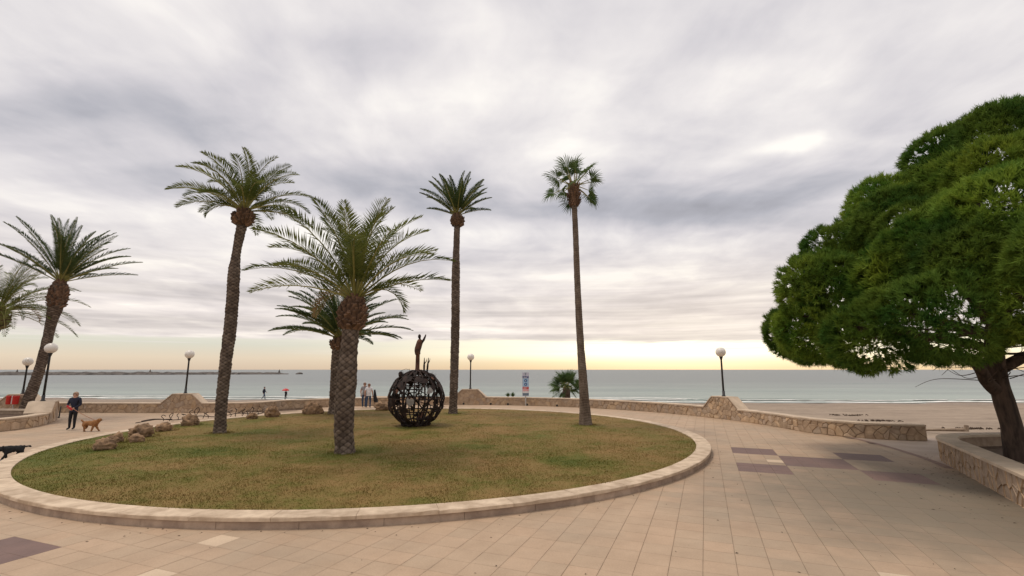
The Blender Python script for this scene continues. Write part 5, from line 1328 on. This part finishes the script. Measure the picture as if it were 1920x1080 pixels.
# dog faces +X : chest deep, belly tucked, hind legs with knee and hock
DV = [(-.22, 0, .36), (0, 0, .355), (.20, 0, .365), (.31, 0, .44), (.38, 0, .51), (.47, 0, .485), (-.31, 0, .40), (-.40, 0, .47), (-.46, 0, .50),
      (.20, .075, .24), (.27, .075, .13), (.34, .075, .03), (.20, -.075, .24), (.16, -.075, .12), (.13, -.075, .025), (.17, -.075, .02), (.38, .075, .03),
      (-.24, .075, .26), (-.20, .075, .18), (-.30, .075, .11), (-.34, .075, .025), (-.24, -.075, .26), (-.16, -.075, .18), (-.20, -.075, .09), (-.16, -.075, .02), (-.30, .075, .02), (-.11, -.075, .018)]
DE = [(0, 1), (1, 2), (2, 3), (3, 4), (4, 5), (0, 6), (6, 7), (7, 8), (2, 9), (9, 10), (10, 11), (2, 12), (12, 13), (13, 14), (14, 15), (11, 16), (0, 17), (17, 18), (18, 19), (19, 20), (20, 25), (0, 21), (21, 22), (22, 23), (23, 24), (24, 26)]
DR = [.115, .105, .135, .085, .085, .05, .04, .03, .022, .055, .038, .03, .055, .038, .03, .026, .026, .07, .05, .033, .028, .07, .05, .033, .028, .026, .026]
dog((-18.35, 21.75, 0), R(0), 'curly golden brown dog walking to the right on a leash', DV, DE, DR, [M['golden'], M['black']], lambda c: 0,
    [((.36, .07, .50), (.03, .025, .065), 0), ((.36, -.07, .50), (.03, .025, .065), 0), ((.525, 0, .49), (.016, .018, .014), 1), ((.435, -.045, .535), (.01, .01, .01), 1)], .98, .018)
DB = [Vector(p) for p in DV]
DB2 = [tuple(p) for p in DB]; DB2[3] = (.30, -.02, .40); DB2[4] = (.38, -.05, .38); DB2[5] = (.46, -.08, .33); DB2[7] = (-.42, 0, .40); DB2[8] = (-.54, 0, .38)
dog((-14.85, 15.0, 0), R(240), 'black dog with white muzzle at the far left edge heading towards the viewer', DB2, DE, DR, [M['dfur'], M['wfur']], lambda c: 1 if (c.x > .43 or (c.z < .06)) else 0,
    [((.33, .07, .41), (.045, .03, .085), 0), ((.36, -.14, .38), (.045, .03, .085), 0), ((.51, -.085, .33), (.018, .02, .016), 0)], .74, .022, 4, 1.22)
def leash(p0, p1, sag, label):
    P = [Vector(p0).lerp(Vector(p1), t) + Vector((0, 0, -sag * math.sin(math.pi * t))) for t in np.linspace(0, 1, 10)]
    b = MB(); b.tube(P, .012, 5); return tag(b.build('leash', M['leash']), label, 'leash')
LEASH = leash((-19.55, 22.05, .98), (-18.15, 21.74, .47), .03, 'tan leash from the navy jacketed walker to the golden dog')
leash((-16.6, 15.2, .80), (-15.1, 14.8, .36), .03, 'thin leash running from the left edge to the black dog')
lh = MB(); lh.tube(catmull([(-19.75, 22.05, 1.08), (-19.62, 22.03, 1.0), (-19.5, 22.02, .93), (-19.53, 22.02, .90), (-19.68, 22.03, .98), (-19.78, 22.05, 1.05)], 4), .02, 5)
lh.build('handle', M['red'], LEASH)

# ================================================================== SMALL LITTER
rs = random.Random(21); b = MB()
def flake(x, y, z, sz):
    a = rs.uniform(0, 6.28); c, s_ = math.cos(a) * sz, math.sin(a) * sz; t = rs.uniform(.3, .5)
    b.add([(x - c, y - s_, z + .003), (x + s_ * t, y - c * t, z + .012), (x + c, y + s_, z + .004), (x - s_ * t, y + c * t, z + .006)], [(0, 1, 2, 3)])
for k in range(260):      # needles and leaves blown against the planter and the kerb
    u = rs.random()
    if u < .45:
        sq = rs0 + rs.uniform(1.0, 9.5); p, nn = r_at(sq); o_ = abs(rs.gauss(0, .9)) + .06; flake(p.x + nn.x * o_, p.y + nn.y * o_, 0, rs.uniform(.015, .04))
    elif u < .7:
        a = R(rs.uniform(200, 345)); q_ = 11.88 + abs(rs.gauss(0, .15)); flake(LC[0] + LSX * q_ * math.cos(a), LC[1] + q_ * math.sin(a), 0, rs.uniform(.012, .03))
    else:
        x, y = rs.uniform(-9, 10), rs.uniform(6.2, 15)
        if math.hypot((x - LC[0]) / LSX, y - LC[1]) > 11.95: flake(x, y, 0, rs.uniform(.01, .03))
tag(b.build('leaf_litter', M['weed']), 'scattered dry leaves and pine needles on the paving', 'litter', kind='stuff')
